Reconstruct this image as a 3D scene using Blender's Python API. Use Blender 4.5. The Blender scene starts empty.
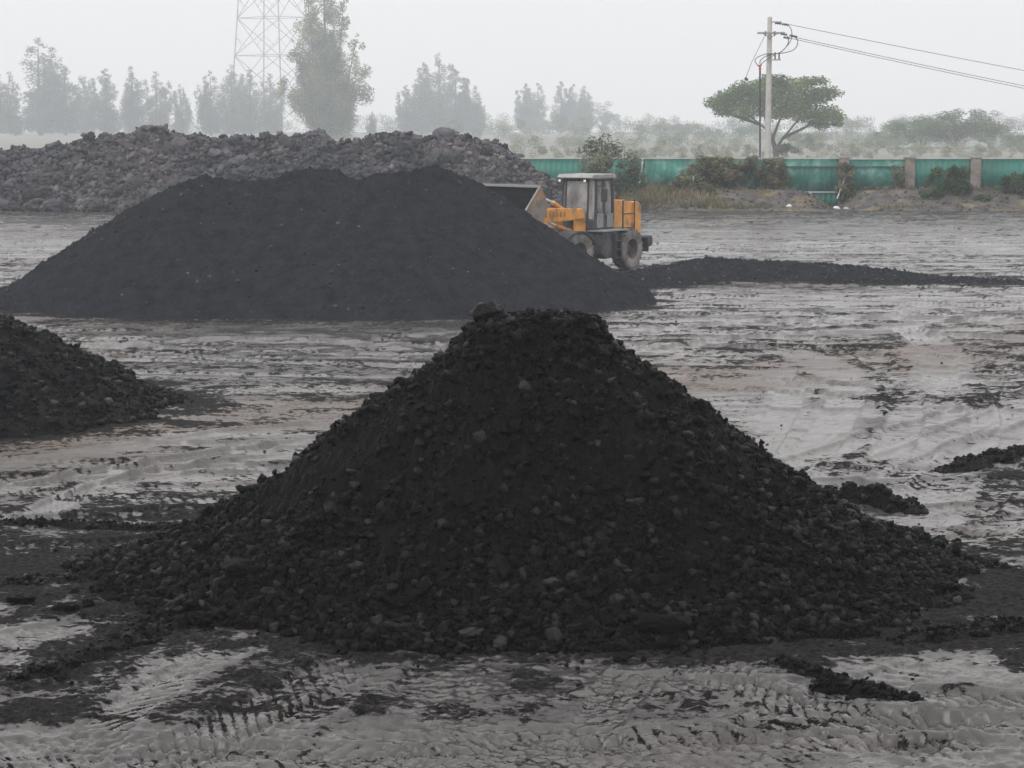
import bpy, bmesh, math, random
import numpy as np
from mathutils import Vector, Matrix

SC = bpy.context.scene
COL = SC.collection
R = math.radians
random.seed(7)
RNG = np.random.default_rng(11)

# ------------------------------------------------------------------ camera
FPX = 2000.0
CAM_H = 5.1
PITCH = math.atan(260 / FPX)
cam_d = bpy.data.cameras.new('camera')
cam_d.sensor_width = 36.0
cam_d.lens = FPX / 1024 * 36.0
cam_d.clip_start = 0.5
cam_d.clip_end = 4000
cam = bpy.data.objects.new('camera', cam_d)
COL.objects.link(cam)
cam.location = (0, 0, CAM_H)
cam.rotation_euler = (math.pi / 2 - PITCH, 0, 0)
SC.camera = cam

# ------------------------------------------------------------------ sky
SUN_EL, SUN_AZ = R(48), R(222)          # azimuth clockwise from +Y: behind the camera, to the left
world = bpy.data.worlds.new('World')
SC.world = world
world.use_nodes = True
wn, wl = world.node_tree.nodes, world.node_tree.links
wn.clear()
w_out = wn.new('ShaderNodeOutputWorld')
w_bg = wn.new('ShaderNodeBackground')
w_sky = wn.new('ShaderNodeTexSky')
w_sky.sky_type = 'NISHITA'
w_sky.sun_disc = False
w_sky.sun_elevation = SUN_EL
w_sky.sun_rotation = SUN_AZ
w_sky.dust_density = 6.0
w_sky.air_density = 1.0
w_hsv = wn.new('ShaderNodeHueSaturation')
w_hsv.inputs['Saturation'].default_value = 0.12
wl.new(w_sky.outputs[0], w_hsv.inputs['Color'])
w_tc = wn.new('ShaderNodeTexCoord')
w_sep = wn.new('ShaderNodeSeparateXYZ')
wl.new(w_tc.outputs['Generated'], w_sep.inputs[0])
w_ramp = wn.new('ShaderNodeMapRange')   # overcast sky: brighter towards the zenith
w_ramp.inputs['From Min'].default_value = 0.0
w_ramp.inputs['From Max'].default_value = 1.0
w_ramp.inputs['To Min'].default_value = 13.0
w_ramp.inputs['To Max'].default_value = 14.5
wl.new(w_sep.outputs['Z'], w_ramp.inputs['Value'])
w_tint = wn.new('ShaderNodeMix')
w_tint.data_type = 'RGBA'
w_tint.blend_type = 'MULTIPLY'
w_tint.inputs[0].default_value = 1.0
wl.new(w_ramp.outputs[0], w_tint.inputs[6])
w_tint.inputs[7].default_value = (1.0, 0.955, 0.94, 1)
w_mix = wn.new('ShaderNodeMix')
w_mix.data_type = 'RGBA'
w_mix.inputs[0].default_value = 0.88
wl.new(w_hsv.outputs[0], w_mix.inputs[6])
wl.new(w_tint.outputs[2], w_mix.inputs[7])
w_bg.inputs['Strength'].default_value = 0.1
wl.new(w_mix.outputs[2], w_bg.inputs['Color'])
wl.new(w_bg.outputs[0], w_out.inputs['Surface'])

# ------------------------------------------------------------------ sun (overcast: weak and very wide)
sun_d = bpy.data.lights.new('sun', 'SUN')
sun_d.energy = 1.2
sun_d.angle = R(45)
sun_d.color = (1.0, 0.97, 0.93)
sun = bpy.data.objects.new('sun', sun_d)
COL.objects.link(sun)
sdir = Vector((math.sin(SUN_AZ) * math.cos(SUN_EL), math.cos(SUN_AZ) * math.cos(SUN_EL), math.sin(SUN_EL)))
sun.rotation_euler = sdir.to_track_quat('Z', 'Y').to_euler()

SC.view_settings.view_transform = 'Standard'
SC.view_settings.look = 'None'
SC.view_settings.exposure = 0.0
SC.view_settings.gamma = 1.0
SC.view_settings.use_curve_mapping = False
SC.cycles.use_denoising = True
SC.cycles.use_adaptive_sampling = False
SC.cycles.max_bounces = 6
SC.cycles.diffuse_bounces = 2
SC.cycles.glossy_bounces = 2
SC.cycles.transmission_bounces = 4
SC.cycles.transparent_max_bounces = 8
SC.cycles.volume_bounces = 1
HAZE = 0.0009

# ------------------------------------------------------------------ pixel helpers (for measuring the photograph)
def _dir(px, py):
    u = (px - 512) / FPX
    v = (384 - py) / FPX
    return u, math.cos(PITCH) + v * math.sin(PITCH), v * math.cos(PITCH) - math.sin(PITCH)

def P(px, py, Y):
    dx, dy, dz = _dir(px, py)
    t = Y / dy
    return Vector((dx * t, Y, CAM_H + dz * t))

def G(px, py):
    dx, dy, dz = _dir(px, py)
    t = -CAM_H / dz
    return Vector((dx * t, dy * t, 0))

# ------------------------------------------------------------------ numpy noise
_perm = RNG.permutation(4096)
_ga = RNG.uniform(0, 2 * np.pi, 4096)
_gx, _gy = np.cos(_ga), np.sin(_ga)
_rv = RNG.uniform(0, 1, (4096, 3))

def _hash(ix, iy, seed=0):
    return _perm[(_perm[(ix + seed * 131) & 4095] + iy) & 4095]

def perlin(x, y, seed=0):
    x = np.asarray(x, float); y = np.asarray(y, float)
    x0 = np.floor(x).astype(np.int64); y0 = np.floor(y).astype(np.int64)
    fx, fy = x - x0, y - y0
    u = fx * fx * fx * (fx * (fx * 6 - 15) + 10)
    v = fy * fy * fy * (fy * (fy * 6 - 15) + 10)
    def g(ix, iy, dx, dy):
        h = _hash(ix, iy, seed)
        return _gx[h] * dx + _gy[h] * dy
    a = g(x0, y0, fx, fy); b = g(x0 + 1, y0, fx - 1, fy)
    c = g(x0, y0 + 1, fx, fy - 1); d = g(x0 + 1, y0 + 1, fx - 1, fy - 1)
    return ((a + (b - a) * u) + ((c + (d - c) * u) - (a + (b - a) * u)) * v) * 1.5

def fbm(x, y, octaves=4, seed=0, gain=0.5):
    s = 0; a = 1; t = 0
    for k in range(octaves):
        s = s + a * perlin(x * 2 ** k + 17.3 * k, y * 2 ** k - 9.1 * k, seed + k)
        t += a
        a *= gain
    return s / t

def worley(x, y, seed=0):
    """rounded bumps: 1 at a cell's centre, 0 at its rim, with a random size per cell"""
    x = np.asarray(x, float); y = np.asarray(y, float)
    x0 = np.floor(x).astype(np.int64); y0 = np.floor(y).astype(np.int64)
    best = np.zeros_like(x)
    for i in (-1, 0, 1):
        for j in (-1, 0, 1):
            h = _hash(x0 + i, y0 + j, seed)
            r = _rv[h]
            px = x0 + i + 0.15 + 0.7 * r[..., 0]; py = y0 + j + 0.15 + 0.7 * r[..., 1]
            rad = 0.45 + 0.45 * r[..., 2]
            d2 = ((x - px) ** 2 + (y - py) ** 2) / rad ** 2
            best = np.maximum(best, rad * np.sqrt(np.clip(1 - d2, 0, 1)))
    return best

def sstep(a, b, x):
    t = np.clip((x - a) / (b - a), 0, 1)
    return t * t * (3 - 2 * t)

# ------------------------------------------------------------------ materials
def mat(name, base=(0.5, 0.5, 0.5), rough=0.6, metal=0.0, spec=0.5, noise=None, bump=None, tone=None, wear=None):
    """noise=(scale, dark, bright): value variation; bump=(scale, strength, distance); tone=amount of the per-piece 'tone' attribute;
    wear=(scale, colour, low, high): patches of another colour"""
    m = bpy.data.materials.new(name)
    m.use_nodes = True
    n, l = m.node_tree.nodes, m.node_tree.links
    b = n['Principled BSDF']
    b.inputs['Roughness'].default_value = rough
    b.inputs['Metallic'].default_value = metal
    b.inputs['Specular IOR Level'].default_value = spec
    tc = n.new('ShaderNodeTexCoord')
    rgb = n.new('ShaderNodeRGB')
    rgb.outputs[0].default_value = (*base, 1)
    cur = rgb.outputs[0]
    if wear:
        t = n.new('ShaderNodeTexNoise'); t.inputs['Scale'].default_value = wear[0]; t.inputs['Detail'].default_value = 7
        t.inputs['Roughness'].default_value = 0.65
        l.new(tc.outputs['Object'], t.inputs['Vector'])
        r = n.new('ShaderNodeMapRange'); r.inputs[1].default_value = wear[2]; r.inputs[2].default_value = wear[3]
        l.new(t.outputs['Fac'], r.inputs[0])
        x = n.new('ShaderNodeMix'); x.data_type = 'RGBA'
        l.new(r.outputs[0], x.inputs[0]); l.new(cur, x.inputs[6]); x.inputs[7].default_value = (*wear[1], 1)
        cur = x.outputs[2]
    if noise:
        t = n.new('ShaderNodeTexNoise'); t.inputs['Scale'].default_value = noise[0]; t.inputs['Detail'].default_value = 6
        t.inputs['Roughness'].default_value = 0.6
        l.new(tc.outputs['Object'], t.inputs['Vector'])
        r = n.new('ShaderNodeMapRange'); r.inputs[1].default_value = 0.3; r.inputs[2].default_value = 0.7
        r.inputs[3].default_value = noise[1]; r.inputs[4].default_value = noise[2]
        l.new(t.outputs['Fac'], r.inputs[0])
        x = n.new('ShaderNodeVectorMath'); x.operation = 'SCALE'
        l.new(cur, x.inputs[0]); l.new(r.outputs[0], x.inputs['Scale'])
        cur = x.outputs[0]
    if tone:
        a = n.new('ShaderNodeAttribute'); a.attribute_name = 'tone'
        r = n.new('ShaderNodeMapRange'); r.inputs[3].default_value = 1 - tone; r.inputs[4].default_value = 1 + tone
        l.new(a.outputs['Fac'], r.inputs[0])
        x = n.new('ShaderNodeVectorMath'); x.operation = 'SCALE'
        l.new(cur, x.inputs[0]); l.new(r.outputs[0], x.inputs['Scale'])
        cur = x.outputs[0]
    l.new(cur, b.inputs['Base Color'])
    if bump:
        t = n.new('ShaderNodeTexNoise'); t.inputs['Scale'].default_value = bump[0]; t.inputs['Detail'].default_value = 6
        t.inputs['Roughness'].default_value = 0.65
        l.new(tc.outputs['Object'], t.inputs['Vector'])
        bp = n.new('ShaderNodeBump'); bp.inputs['Strength'].default_value = bump[1]; bp.inputs['Distance'].default_value = bump[2]
        l.new(t.outputs['Fac'], bp.inputs['Height'])
        l.new(bp.outputs[0], b.inputs['Normal'])
    return m

def leaf_mat(name, base, tone=0.45, yellow=(0.16, 0.13, 0.04), amount=0.3):
    m = bpy.data.materials.new(name)
    m.use_nodes = True
    n, l = m.node_tree.nodes, m.node_tree.links
    n.remove(n['Principled BSDF'])
    out = n['Material Output']
    a = n.new('ShaderNodeAttribute'); a.attribute_name = 'tone'
    mx = n.new('ShaderNodeMix'); mx.data_type = 'RGBA'
    r0 = n.new('ShaderNodeMapRange'); r0.inputs[1].default_value = 1 - amount; r0.inputs[2].default_value = 1.0
    l.new(a.outputs['Fac'], r0.inputs[0]); l.new(r0.outputs[0], mx.inputs[0])
    mx.inputs[6].default_value = (*base, 1); mx.inputs[7].default_value = (*yellow, 1)
    r = n.new('ShaderNodeMapRange'); r.inputs[3].default_value = 1 - tone; r.inputs[4].default_value = 1 + tone
    l.new(a.outputs['Fac'], r.inputs[0])
    x = n.new('ShaderNodeVectorMath'); x.operation = 'SCALE'
    l.new(mx.outputs[2], x.inputs[0]); l.new(r.outputs[0], x.inputs['Scale'])
    d = n.new('ShaderNodeBsdfDiffuse'); t = n.new('ShaderNodeBsdfTranslucent'); s = n.new('ShaderNodeMixShader')
    s.inputs[0].default_value = 0.48
    l.new(x.outputs[0], d.inputs['Color']); l.new(x.outputs[0], t.inputs['Color'])
    l.new(d.outputs[0], s.inputs[1]); l.new(t.outputs[0], s.inputs[2]); l.new(s.outputs[0], out.inputs['Surface'])
    return m

M = {}
def coal_mat(name, base, bright, rough, spec, scale, dist):
    m = mat(name, base, rough, spec=spec, noise=(1.3, 0.6, 1.45), bump=(scale, 1.0, dist))
    n, l = m.node_tree.nodes, m.node_tree.links
    b = n['Principled BSDF']
    cur = b.inputs['Base Color'].links[0].from_socket
    a = n.new('ShaderNodeAttribute'); a.attribute_name = 'tone'
    p = n.new('ShaderNodeMath'); p.operation = 'POWER'; p.inputs[1].default_value = 8.0
    l.new(a.outputs['Fac'], p.inputs[0])
    x = n.new('ShaderNodeMix'); x.data_type = 'RGBA'
    l.new(p.outputs[0], x.inputs[0]); l.new(cur, x.inputs[6]); x.inputs[7].default_value = (*bright, 1)
    l.new(x.outputs[2], b.inputs['Base Color'])
    r = n.new('ShaderNodeMapRange'); r.inputs[3].default_value = rough + 0.12; r.inputs[4].default_value = rough - 0.15
    l.new(a.outputs['Fac'], r.inputs[0]); l.new(r.outputs[0], b.inputs['Roughness'])
    r = n.new('ShaderNodeMapRange'); r.inputs[3].default_value = spec * 0.4; r.inputs[4].default_value = spec * 2.2
    l.new(p.outputs[0], r.inputs[0]); l.new(r.outputs[0], b.inputs['Specular IOR Level'])
    return m
M['coal'] = coal_mat('coal', (0.0027, 0.0027, 0.0031), (0.0068, 0.0066, 0.0068), 0.5, 0.22, 45, 0.03)
M['coal_fine'] = coal_mat('fine_coal', (0.0215, 0.0245, 0.0305), (0.07, 0.07, 0.073), 0.8, 0.12, 11, 0.1)
for nd in M['coal_fine'].node_tree.nodes:
    if nd.type == 'TEX_NOISE' and abs(nd.inputs['Scale'].default_value - 1.3) < 0.01: nd.inputs['Scale'].default_value = 2.4; nd.inputs['Detail'].default_value = 10
M['coal_chunk'] = coal_mat('coal_chunk', (0.034, 0.036, 0.042), (0.11, 0.11, 0.11), 0.7, 0.2, 30, 0.005)
M['pale_rock'] = mat('pale_rock', (0.014, 0.0133, 0.013), 0.85, noise=(6, 0.5, 1.4), bump=(20, 0.6, 0.03), tone=0.35)
M['rubble'] = mat('rubble', (0.098, 0.087, 0.09), 0.9, spec=0.2, noise=(0.5, 0.5, 1.5), bump=(5, 0.8, 0.08), tone=0.8, wear=(0.22, (0.042, 0.047, 0.06), 0.42, 0.58))
M['bank'] = mat('bank_soil', (0.10, 0.093, 0.09), 0.9, spec=0.2, noise=(1.6, 0.45, 1.5), bump=(5, 1.0, 0.1), wear=(0.5, (0.15, 0.13, 0.075), 0.5, 0.6))

# ------------------------------------------------------------------ object helpers
def tag(o, label=None, cat=None, group=None, kind=None):
    if label: o['label'] = label
    if cat: o['category'] = cat
    if group: o['group'] = group
    if kind: o['kind'] = kind
    return o

def empty(name, loc=(0, 0, 0), rz=0.0):
    o = bpy.data.objects.new(name, None)
    o.empty_display_size = 0.3
    o.location = loc
    o.rotation_euler = (0, 0, rz)
    COL.objects.link(o)
    return o

def link(name, me, m=None, parent=None, smooth=False):
    if m is not None and not me.materials: me.materials.append(m)
    if smooth and len(me.polygons): me.polygons.foreach_set('use_smooth', np.ones(len(me.polygons), bool))
    o = bpy.data.objects.new(name, me)
    COL.objects.link(o)
    if parent: o.parent = parent
    return o

def np_mesh(name, v, f, attrs=None):
    """v (n,3), f (m,k) arrays -> mesh"""
    v = np.ascontiguousarray(v, np.float32); f = np.ascontiguousarray(f, np.int32)
    me = bpy.data.meshes.new(name)
    k = f.shape[1]
    me.vertices.add(len(v)); me.vertices.foreach_set('co', v.ravel())
    me.loops.add(f.size); me.loops.foreach_set('vertex_index', f.ravel())
    me.polygons.add(len(f))
    me.polygons.foreach_set('loop_start', np.arange(0, f.size, k, dtype=np.int32))
    me.polygons.foreach_set('loop_total', np.full(len(f), k, np.int32))
    me.update(calc_edges=True)
    for key, val in (attrs or {}).items():
        a = me.attributes.new(key, 'FLOAT', 'POINT')
        a.data.foreach_set('value', np.ascontiguousarray(val, np.float32))
    return me

def grid_faces(nr, nc):
    i = np.arange(nr - 1)[:, None] * nc + np.arange(nc - 1)[None, :]
    return np.stack([i, i + 1, i + nc + 1, i + nc], -1).reshape(-1, 4)

class MB:
    """collects boxes, prisms and tubes for one mesh"""
    def __init__(self):
        self.v = []; self.f = []
    def add(self, v, f):
        n = len(self.v)
        self.v += [tuple(p) for p in v]
        self.f += [[i + n for i in q] for q in f]
        return self
    def box(self, x0, x1, y0, y1, z0, z1, mtx=None):
        v = [Vector((x, y, z)) for x in (x0, x1) for y in (y0, y1) for z in (z0, z1)]
        if mtx: v = [mtx @ p for p in v]
        return self.add(v, [(0, 1, 3, 2), (4, 6, 7, 5), (0, 4, 5, 1), (2, 3, 7, 6), (0, 2, 6, 4), (1, 5, 7, 3)])
    def prism(self, prof, y0, y1, axis='y'):
        """closed profile extruded between y0 and y1 (profile in the other two axes)"""
        n = len(prof)
        if axis == 'y': v = [(a, y0, b) for a, b in prof] + [(a, y1, b) for a, b in prof]
        elif axis == 'x': v = [(y0, a, b) for a, b in prof] + [(y1, a, b) for a, b in prof]
        else: v = [(a, b, y0) for a, b in prof] + [(a, b, y1) for a, b in prof]
        f = [list(range(n)), list(range(2 * n - 1, n - 1, -1))]
        f += [(i, i + n, (i + 1) % n + n, (i + 1) % n) for i in range(n)]
        return self.add(v, f)
    def tube(self, pts, radii, seg=8, cap=True):
        pts = [Vector(p) for p in pts]
        if not hasattr(radii, '__len__'): radii = [radii] * len(pts)
        v = []; f = []
        up = Vector((0.31, 0.17, 0.93)).normalized()
        for i, p in enumerate(pts):
            d = (pts[min(i + 1, len(pts) - 1)] - pts[max(i - 1, 0)]).normalized()
            a = d.cross(up)
            if a.length < 0.05: a = d.cross(Vector((1, 0, 0)))
            a.normalize(); b = d.cross(a)
            for k in range(seg):
                t = 2 * math.pi * k / seg
                v.append(p + (a * math.cos(t) + b * math.sin(t)) * radii[i])
        for i in range(len(pts) - 1):
            for k in range(seg):
                k2 = (k + 1) % seg
                f.append((i * seg + k, i * seg + k2, (i + 1) * seg + k2, (i + 1) * seg + k))
        if cap:
            f.append(list(range(seg - 1, -1, -1)))
            f.append([(len(pts) - 1) * seg + k for k in range(seg)])
        return self.add(v, f)
    def lathe(self, prof, c, seg=32, axis='y'):
        """(radius, offset along axis) profile turned round an axis through c"""
        v = []; f = []
        n = len(prof)
        for k in range(seg):
            t = 2 * math.pi * k / seg
            for r, o in prof:
                a, b = r * math.cos(t), r * math.sin(t)
                v.append((c[0] + a, c[1] + o, c[2] + b) if axis == 'y' else (c[0] + a, c[1] + b, c[2] + o))
        for k in range(seg):
            k2 = (k + 1) % seg
            for i in range(n - 1):
                f.append((k * n + i, k2 * n + i, k2 * n + i + 1, k * n + i + 1))
        return self.add(v, f)
    def rot(self, a):
        m = Matrix.Rotation(a, 3, 'Z')
        self.v = [tuple(m @ Vector(p)) for p in self.v]
        return self
    def build(self, name, m, parent=None, bevel=0.0, smooth=False):
        me = bpy.data.meshes.new(name)
        me.from_pydata(self.v, [], self.f)
        bm = bmesh.new(); bm.from_mesh(me)
        bmesh.ops.recalc_face_normals(bm, faces=bm.faces)
        bm.to_mesh(me); bm.free()
        o = link(name, me, m, parent, smooth)
        if bevel:
            b = o.modifiers.new('bevel', 'BEVEL'); b.width = bevel; b.segments = 2; b.limit_method = 'ANGLE'
        return o

def copy_tree(o, parent=None):
    c = o.copy(); COL.objects.link(c)
    if parent: c.parent = parent
    for ch in list(o.children): copy_tree(ch, c)
    return c

# ------------------------------------------------------------------ rock prototypes (angular hulls and cloddy balls)
def _rock_hull(rng, n):
    p = rng.normal(size=(n, 3)); p /= np.linalg.norm(p, axis=1)[:, None]
    p *= rng.uniform(0.75, 1.0, (n, 1)) * np.array([1.0, rng.uniform(0.65, 0.95), rng.uniform(0.5, 0.8)])
    bm = bmesh.new()
    for q in p: bm.verts.new(q)
    bmesh.ops.convex_hull(bm, input=bm.verts)
    bmesh.ops.delete(bm, geom=[v for v in bm.verts if not v.link_faces], context='VERTS')
    bmesh.ops.triangulate(bm, faces=bm.faces)
    bm.verts.index_update()
    v = np.array([q.co[:] for q in bm.verts]); f = np.array([[a.index for a in q.verts] for q in bm.faces])
    bm.free()
    return v, f

def _rock_clod(rng, cuts=1, n=26, amp=0.10):
    """angular lump whose faces are broken up"""
    p = rng.normal(size=(n, 3)); p /= np.linalg.norm(p, axis=1)[:, None]
    p *= rng.uniform(0.7, 1.0, (n, 1)) * np.array([1.0, rng.uniform(0.7, 1.0), rng.uniform(0.6, 0.85)])
    bm = bmesh.new()
    for q in p: bm.verts.new(q)
    bmesh.ops.convex_hull(bm, input=bm.verts)
    bmesh.ops.delete(bm, geom=[v for v in bm.verts if not v.link_faces], context='VERTS')
    bmesh.ops.subdivide_edges(bm, edges=bm.edges, cuts=cuts, use_grid_fill=True)
    bmesh.ops.triangulate(bm, faces=bm.faces)
    bm.verts.index_update()
    v = np.array([q.co[:] for q in bm.verts]); f = np.array([[a.index for a in q.verts] for q in bm.faces])
    bm.free()
    off = rng.uniform(0, 50, 3)
    def nz(k, sd): return perlin(v[:, 0] * k + v[:, 2] * k * 0.7 + off[0], v[:, 1] * k - v[:, 2] * k * 0.6 + off[1], sd)
    v = v * (1 + amp * 1.6 * nz(1.7, 3) + amp * nz(4.1, 5) + amp * 0.6 * nz(9.0, 6))[:, None]
    return v, f

_r = np.random.default_rng(5)
ROCKS = [_rock_hull(_r, k) for k in (12, 14, 16, 18, 20, 22, 14, 18)]
CLODS = [_rock_clod(_r, 1, 20, 0.24) for _ in range(6)]
BIG = [_rock_clod(_r, 3, 30, 0.26) for _ in range(6)]

def rand_rot(n, rng):
    q = rng.normal(size=(n, 4)); q /= np.linalg.norm(q, axis=1)[:, None]
    w, x, y, z = q.T
    return np.stack([np.stack([1 - 2 * (y * y + z * z), 2 * (x * y - z * w), 2 * (x * z + y * w)], -1),
                     np.stack([2 * (x * y + z * w), 1 - 2 * (x * x + z * z), 2 * (y * z - x * w)], -1),
                     np.stack([2 * (x * z - y * w), 2 * (y * z + x * w), 1 - 2 * (x * x + y * y)], -1)], 1)

def scatter_mesh(name, pos, size, rng, protos=None):
    protos = protos or ROCKS + CLODS[:4]
    which = rng.integers(0, len(protos), len(pos))
    V = []; F = []; T = []; n = 0
    for k, (pv, pf) in enumerate(protos):
        s = np.where(which == k)[0]
        if not len(s): continue
        rot = rand_rot(len(s), rng)
        v = np.einsum('nij,vj->nvi', rot, pv) * size[s][:, None, None]
        v[..., 2] *= 0.85
        v += pos[s][:, None, :]
        V.append(v.reshape(-1, 3))
        F.append((pf[None] + (np.arange(len(s)) * len(pv))[:, None, None] + n).reshape(-1, 3))
        T.append(np.repeat(rng.uniform(0, 1, len(s)), len(pv)))
        n += v.shape[0] * v.shape[1]
    return np_mesh(name, np.concatenate(V), np.concatenate(F), {'tone': np.concatenate(T)})

def rock_obj(name, m, loc, size, rng, parent=None, protos=None, sc=(1, 1, 1), smooth=False):
    pv, pf = (protos or BIG)[rng.integers(0, len(protos or BIG))]
    rot = rand_rot(1, rng)[0]
    v = (pv @ rot.T) * size * np.array(sc)
    me = np_mesh(name, v, pf, {'tone': np.full(len(v), rng.uniform(0.25, 0.9))})
    o = link(name, me, m, parent, smooth)
    o.location = loc
    return o

# ------------------------------------------------------------------ heaps
def heap_body(name, hf, x0, x1, y0, y1, res, m, parent, cut=-0.03):
    nx, ny = int((x1 - x0) / res) + 1, int((y1 - y0) / res) + 1
    X, Y = np.meshgrid(np.linspace(x0, x1, nx), np.linspace(y0, y1, ny))
    Z = hf(X.ravel(), Y.ravel())
    v = np.stack([X.ravel(), Y.ravel(), Z], -1)
    f = grid_faces(ny, nx)
    f = f[(Z[f] > cut).any(1)]
    used = np.unique(f)
    remap = np.zeros(len(v), np.int64); remap[used] = np.arange(len(used))
    v = v[used]; v[:, 2] = np.maximum(v[:, 2], cut - 0.12)
    t = 0.4 + 0.5 * fbm(v[:, 0] * 6, v[:, 1] * 6, 4, 41)
    return link(name, np_mesh(name, v, remap[f], {'tone': np.clip(t, 0, 1)}), m, parent, smooth=False)

def sample_heap(hf, x0, x1, y0, y1, n, rng, weight=None, zmin=0.0):
    out = []
    while sum(map(len, out)) < n:
        x = rng.uniform(x0, x1, n * 2); y = rng.uniform(y0, y1, n * 2)
        z = hf(x, y)
        keep = z > zmin
        if weight is not None: keep &= rng.uniform(0, 1, n * 2) < weight(x, y, z)
        out.append(np.stack([x, y, z], -1)[keep])
    return np.concatenate(out)[:n]

def seg_dist(x, y, pts):
    """distance to a polyline and the position along it (0..1)"""
    best = np.full(np.shape(x), 1e9); along = np.zeros(np.shape(x))
    n = len(pts) - 1
    for i in range(n):
        (ax, ay), (bx, by) = pts[i][:2], pts[i + 1][:2]
        L = (bx - ax) ** 2 + (by - ay) ** 2
        t = np.clip(((x - ax) * (bx - ax) + (y - ay) * (by - ay)) / L, 0, 1)
        d = np.hypot(x - ax - t * (bx - ax), y - ay - t * (by - ay))
        k = d < best
        best = np.where(k, d, best); along = np.where(k, (i + t) / n, along)
    return best, along

# front heap: an ellipse of tipped coal with a flat, lumpy top
FC = (0.25, 22.75)
PROF_R = np.array([0, 0.45, 0.75, 1.1, 1.8, 2.5, 3.0, 3.6, 4.35, 5.2, 5.6, 7.0])
PROF_Z = np.array([2.90, 2.93, 2.86, 2.50, 2.02, 1.46, 1.08, 0.66, 0.26, 0.02, -0.15, -0.9])
def front_macro(x, y):
    dx, dy = x - FC[0], (y - FC[1])
    ang = np.arctan2(dy, dx)
    wob = 1 + 0.05 * perlin(np.cos(ang) * 2.1 + 5, np.sin(ang) * 2.1, 9) + 0.03 * perlin(np.cos(ang) * 6, np.sin(ang) * 6 + 3, 10)
    r = np.sqrt(dx * dx + (dy * 1.36) ** 2) / wob
    return np.interp(r, PROF_R, PROF_Z)
def front_h(x, y):
    z = front_macro(x, y)
    foot = sstep(2.9, 0.2, z)
    z = z + 0.16 * fbm(x * 0.9, y * 0.9, 3, 21) + 0.05 * fbm(x * 3, y * 3, 3, 22)
    z = z + (0.10 + 0.12 * foot) * np.abs(fbm(x * 3.4, y * 3.4, 3, 31))
    z = z + 0.09 * np.abs(fbm(x * 8.5, y * 8.5, 3, 32)) + 0.045 * perlin(x * 21, y * 21, 33)
    return z - 0.09

# middle heap: three tipped cones run together
MC = [(P(203, 170, 59), 0.62), (P(322, 164, 60), 0.6), (P(372, 172, 58.8), 0.6), (P(432, 164, 59.5), 0.65), (P(462, 178, 59.5), 0.68)]
MC += [(P(235, 177, 59.2), 0.62), (P(264, 178, 59.3), 0.62), (P(296, 172, 59.6), 0.62), (P(400, 169, 59.3), 0.62), (Vector((-3.6, 57.0, 2.75)), 0.6), (Vector((-7.4, 57.9, 2.9)), 0.6), (Vector((0.6, 57.6, 1.5)), 0.5)]
def middle_h(x, y):
    z = np.full(np.shape(x), -9.0)
    for c, s in MC:
        r = np.hypot(x - c.x, (y - c.y) * 1.02)
        cz = c.z - s * (np.sqrt(r * r + 0.25) - 0.5) 
        k = 0.45
        h = np.clip(0.5 + 0.5 * (cz - z) / k, 0, 1)
        z = z + (cz - z) * h + k * h * (1 - h)
    z = np.where(z < 0.5, 0.5 - (0.5 - z) * 0.85, z) - 0.07
    return z + 0.11 * fbm(x * 1.5, y * 0.4, 3, 55) + 0.16 * fbm(x * 0.5, y * 0.5, 4, 51) + 0.05 * fbm(x * 2.2, y * 2.2, 3, 52) + 0.20 * np.abs(fbm(x * 2.6, y * 2.6, 4, 53)) + 0.09 * np.abs(perlin(x * 8, y * 8, 54)) - 0.12

# left heap, mostly outside the frame
LC = P(-92, 280, 36.0)
def left_h(x, y):
    r = np.hypot(x - LC.x, (y - LC.y) * 1.15)
    z = LC.z - 0.53 * (np.sqrt(r * r + 0.2) - 0.45)
    z = np.where(z < 0.35, 0.35 - (0.35 - z) * 0.8, z)
    z = z + 0.2 * fbm(x * 0.7, y * 0.7, 3, 61) + 0.07 * fbm(x * 2.2, y * 2.2, 3, 62)
    return z + 0.13 * worley(x / 0.45, y / 0.45, 63) * sstep(-0.2, 0.3, fbm(x * 0.6, y * 0.6, 2, 64)) + 0.05 * worley(x / 0.17, y / 0.17, 65) - 0.1

# rubble heap far behind
RX = np.array([-48, -34, -30.5, -27, -24, -22.2, -19.5, -16, -12, -8.8, -6.6, -4.4, -2.4, -0.5, 1.3, 3.0, 4.6])
RZ = np.array([2.5, 3.1, 3.3, 3.9, 4.3, 4.75, 4.2, 4.0, 4.25, 4.0, 4.35, 4.05, 4.1, 3.6, 2.3, 1.2, -0.4])
def rubble_h(x, y):
    ridge = np.interp(x, RX, RZ)
    z = ridge - np.maximum(np.abs(y - 125.0) - 1.2, 0) * np.where(y < 125, 0.62, 0.7) * (ridge + 0.6) / 4.4
    z = z + 0.85 * fbm(x * 0.45, y * 0.45, 4, 71) + 0.7 * np.abs(fbm(x * 0.9, y * 0.9, 3, 72)) + 0.35 * np.abs(fbm(x * 2.6, y * 2.6, 2, 73))
    return z - 0.35

# low windrow of coal in front of the loader
WR = [G(560, 290), G(700, 277), G(860, 279), G(1012, 282)]
WR = [(p.x, p.y) for p in WR]
def windrow_h(x, y):
    d, t = seg_dist(x, y, WR)
    top = np.interp(t, [0, 0.15, 0.35, 0.62, 0.8, 1.0], [0.12, 0.36, 0.66, 0.52, 0.26, 0.06])
    wid = np.interp(t, [0, 0.35, 0.7, 1.0], [1.6, 2.2, 1.7, 0.8])
    z = top * (1 - (d / wid) ** 1.3)
    return z + 0.1 * fbm(x * 0.8, y * 0.8, 3, 81) + 0.05 * fbm(x * 3, y * 3, 3, 82) + 0.12 * np.abs(fbm(x * 3.1, y * 3.1, 3, 83)) + 0.10 * np.abs(perlin(x * 7, y * 7, 84)) - 0.09

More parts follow.
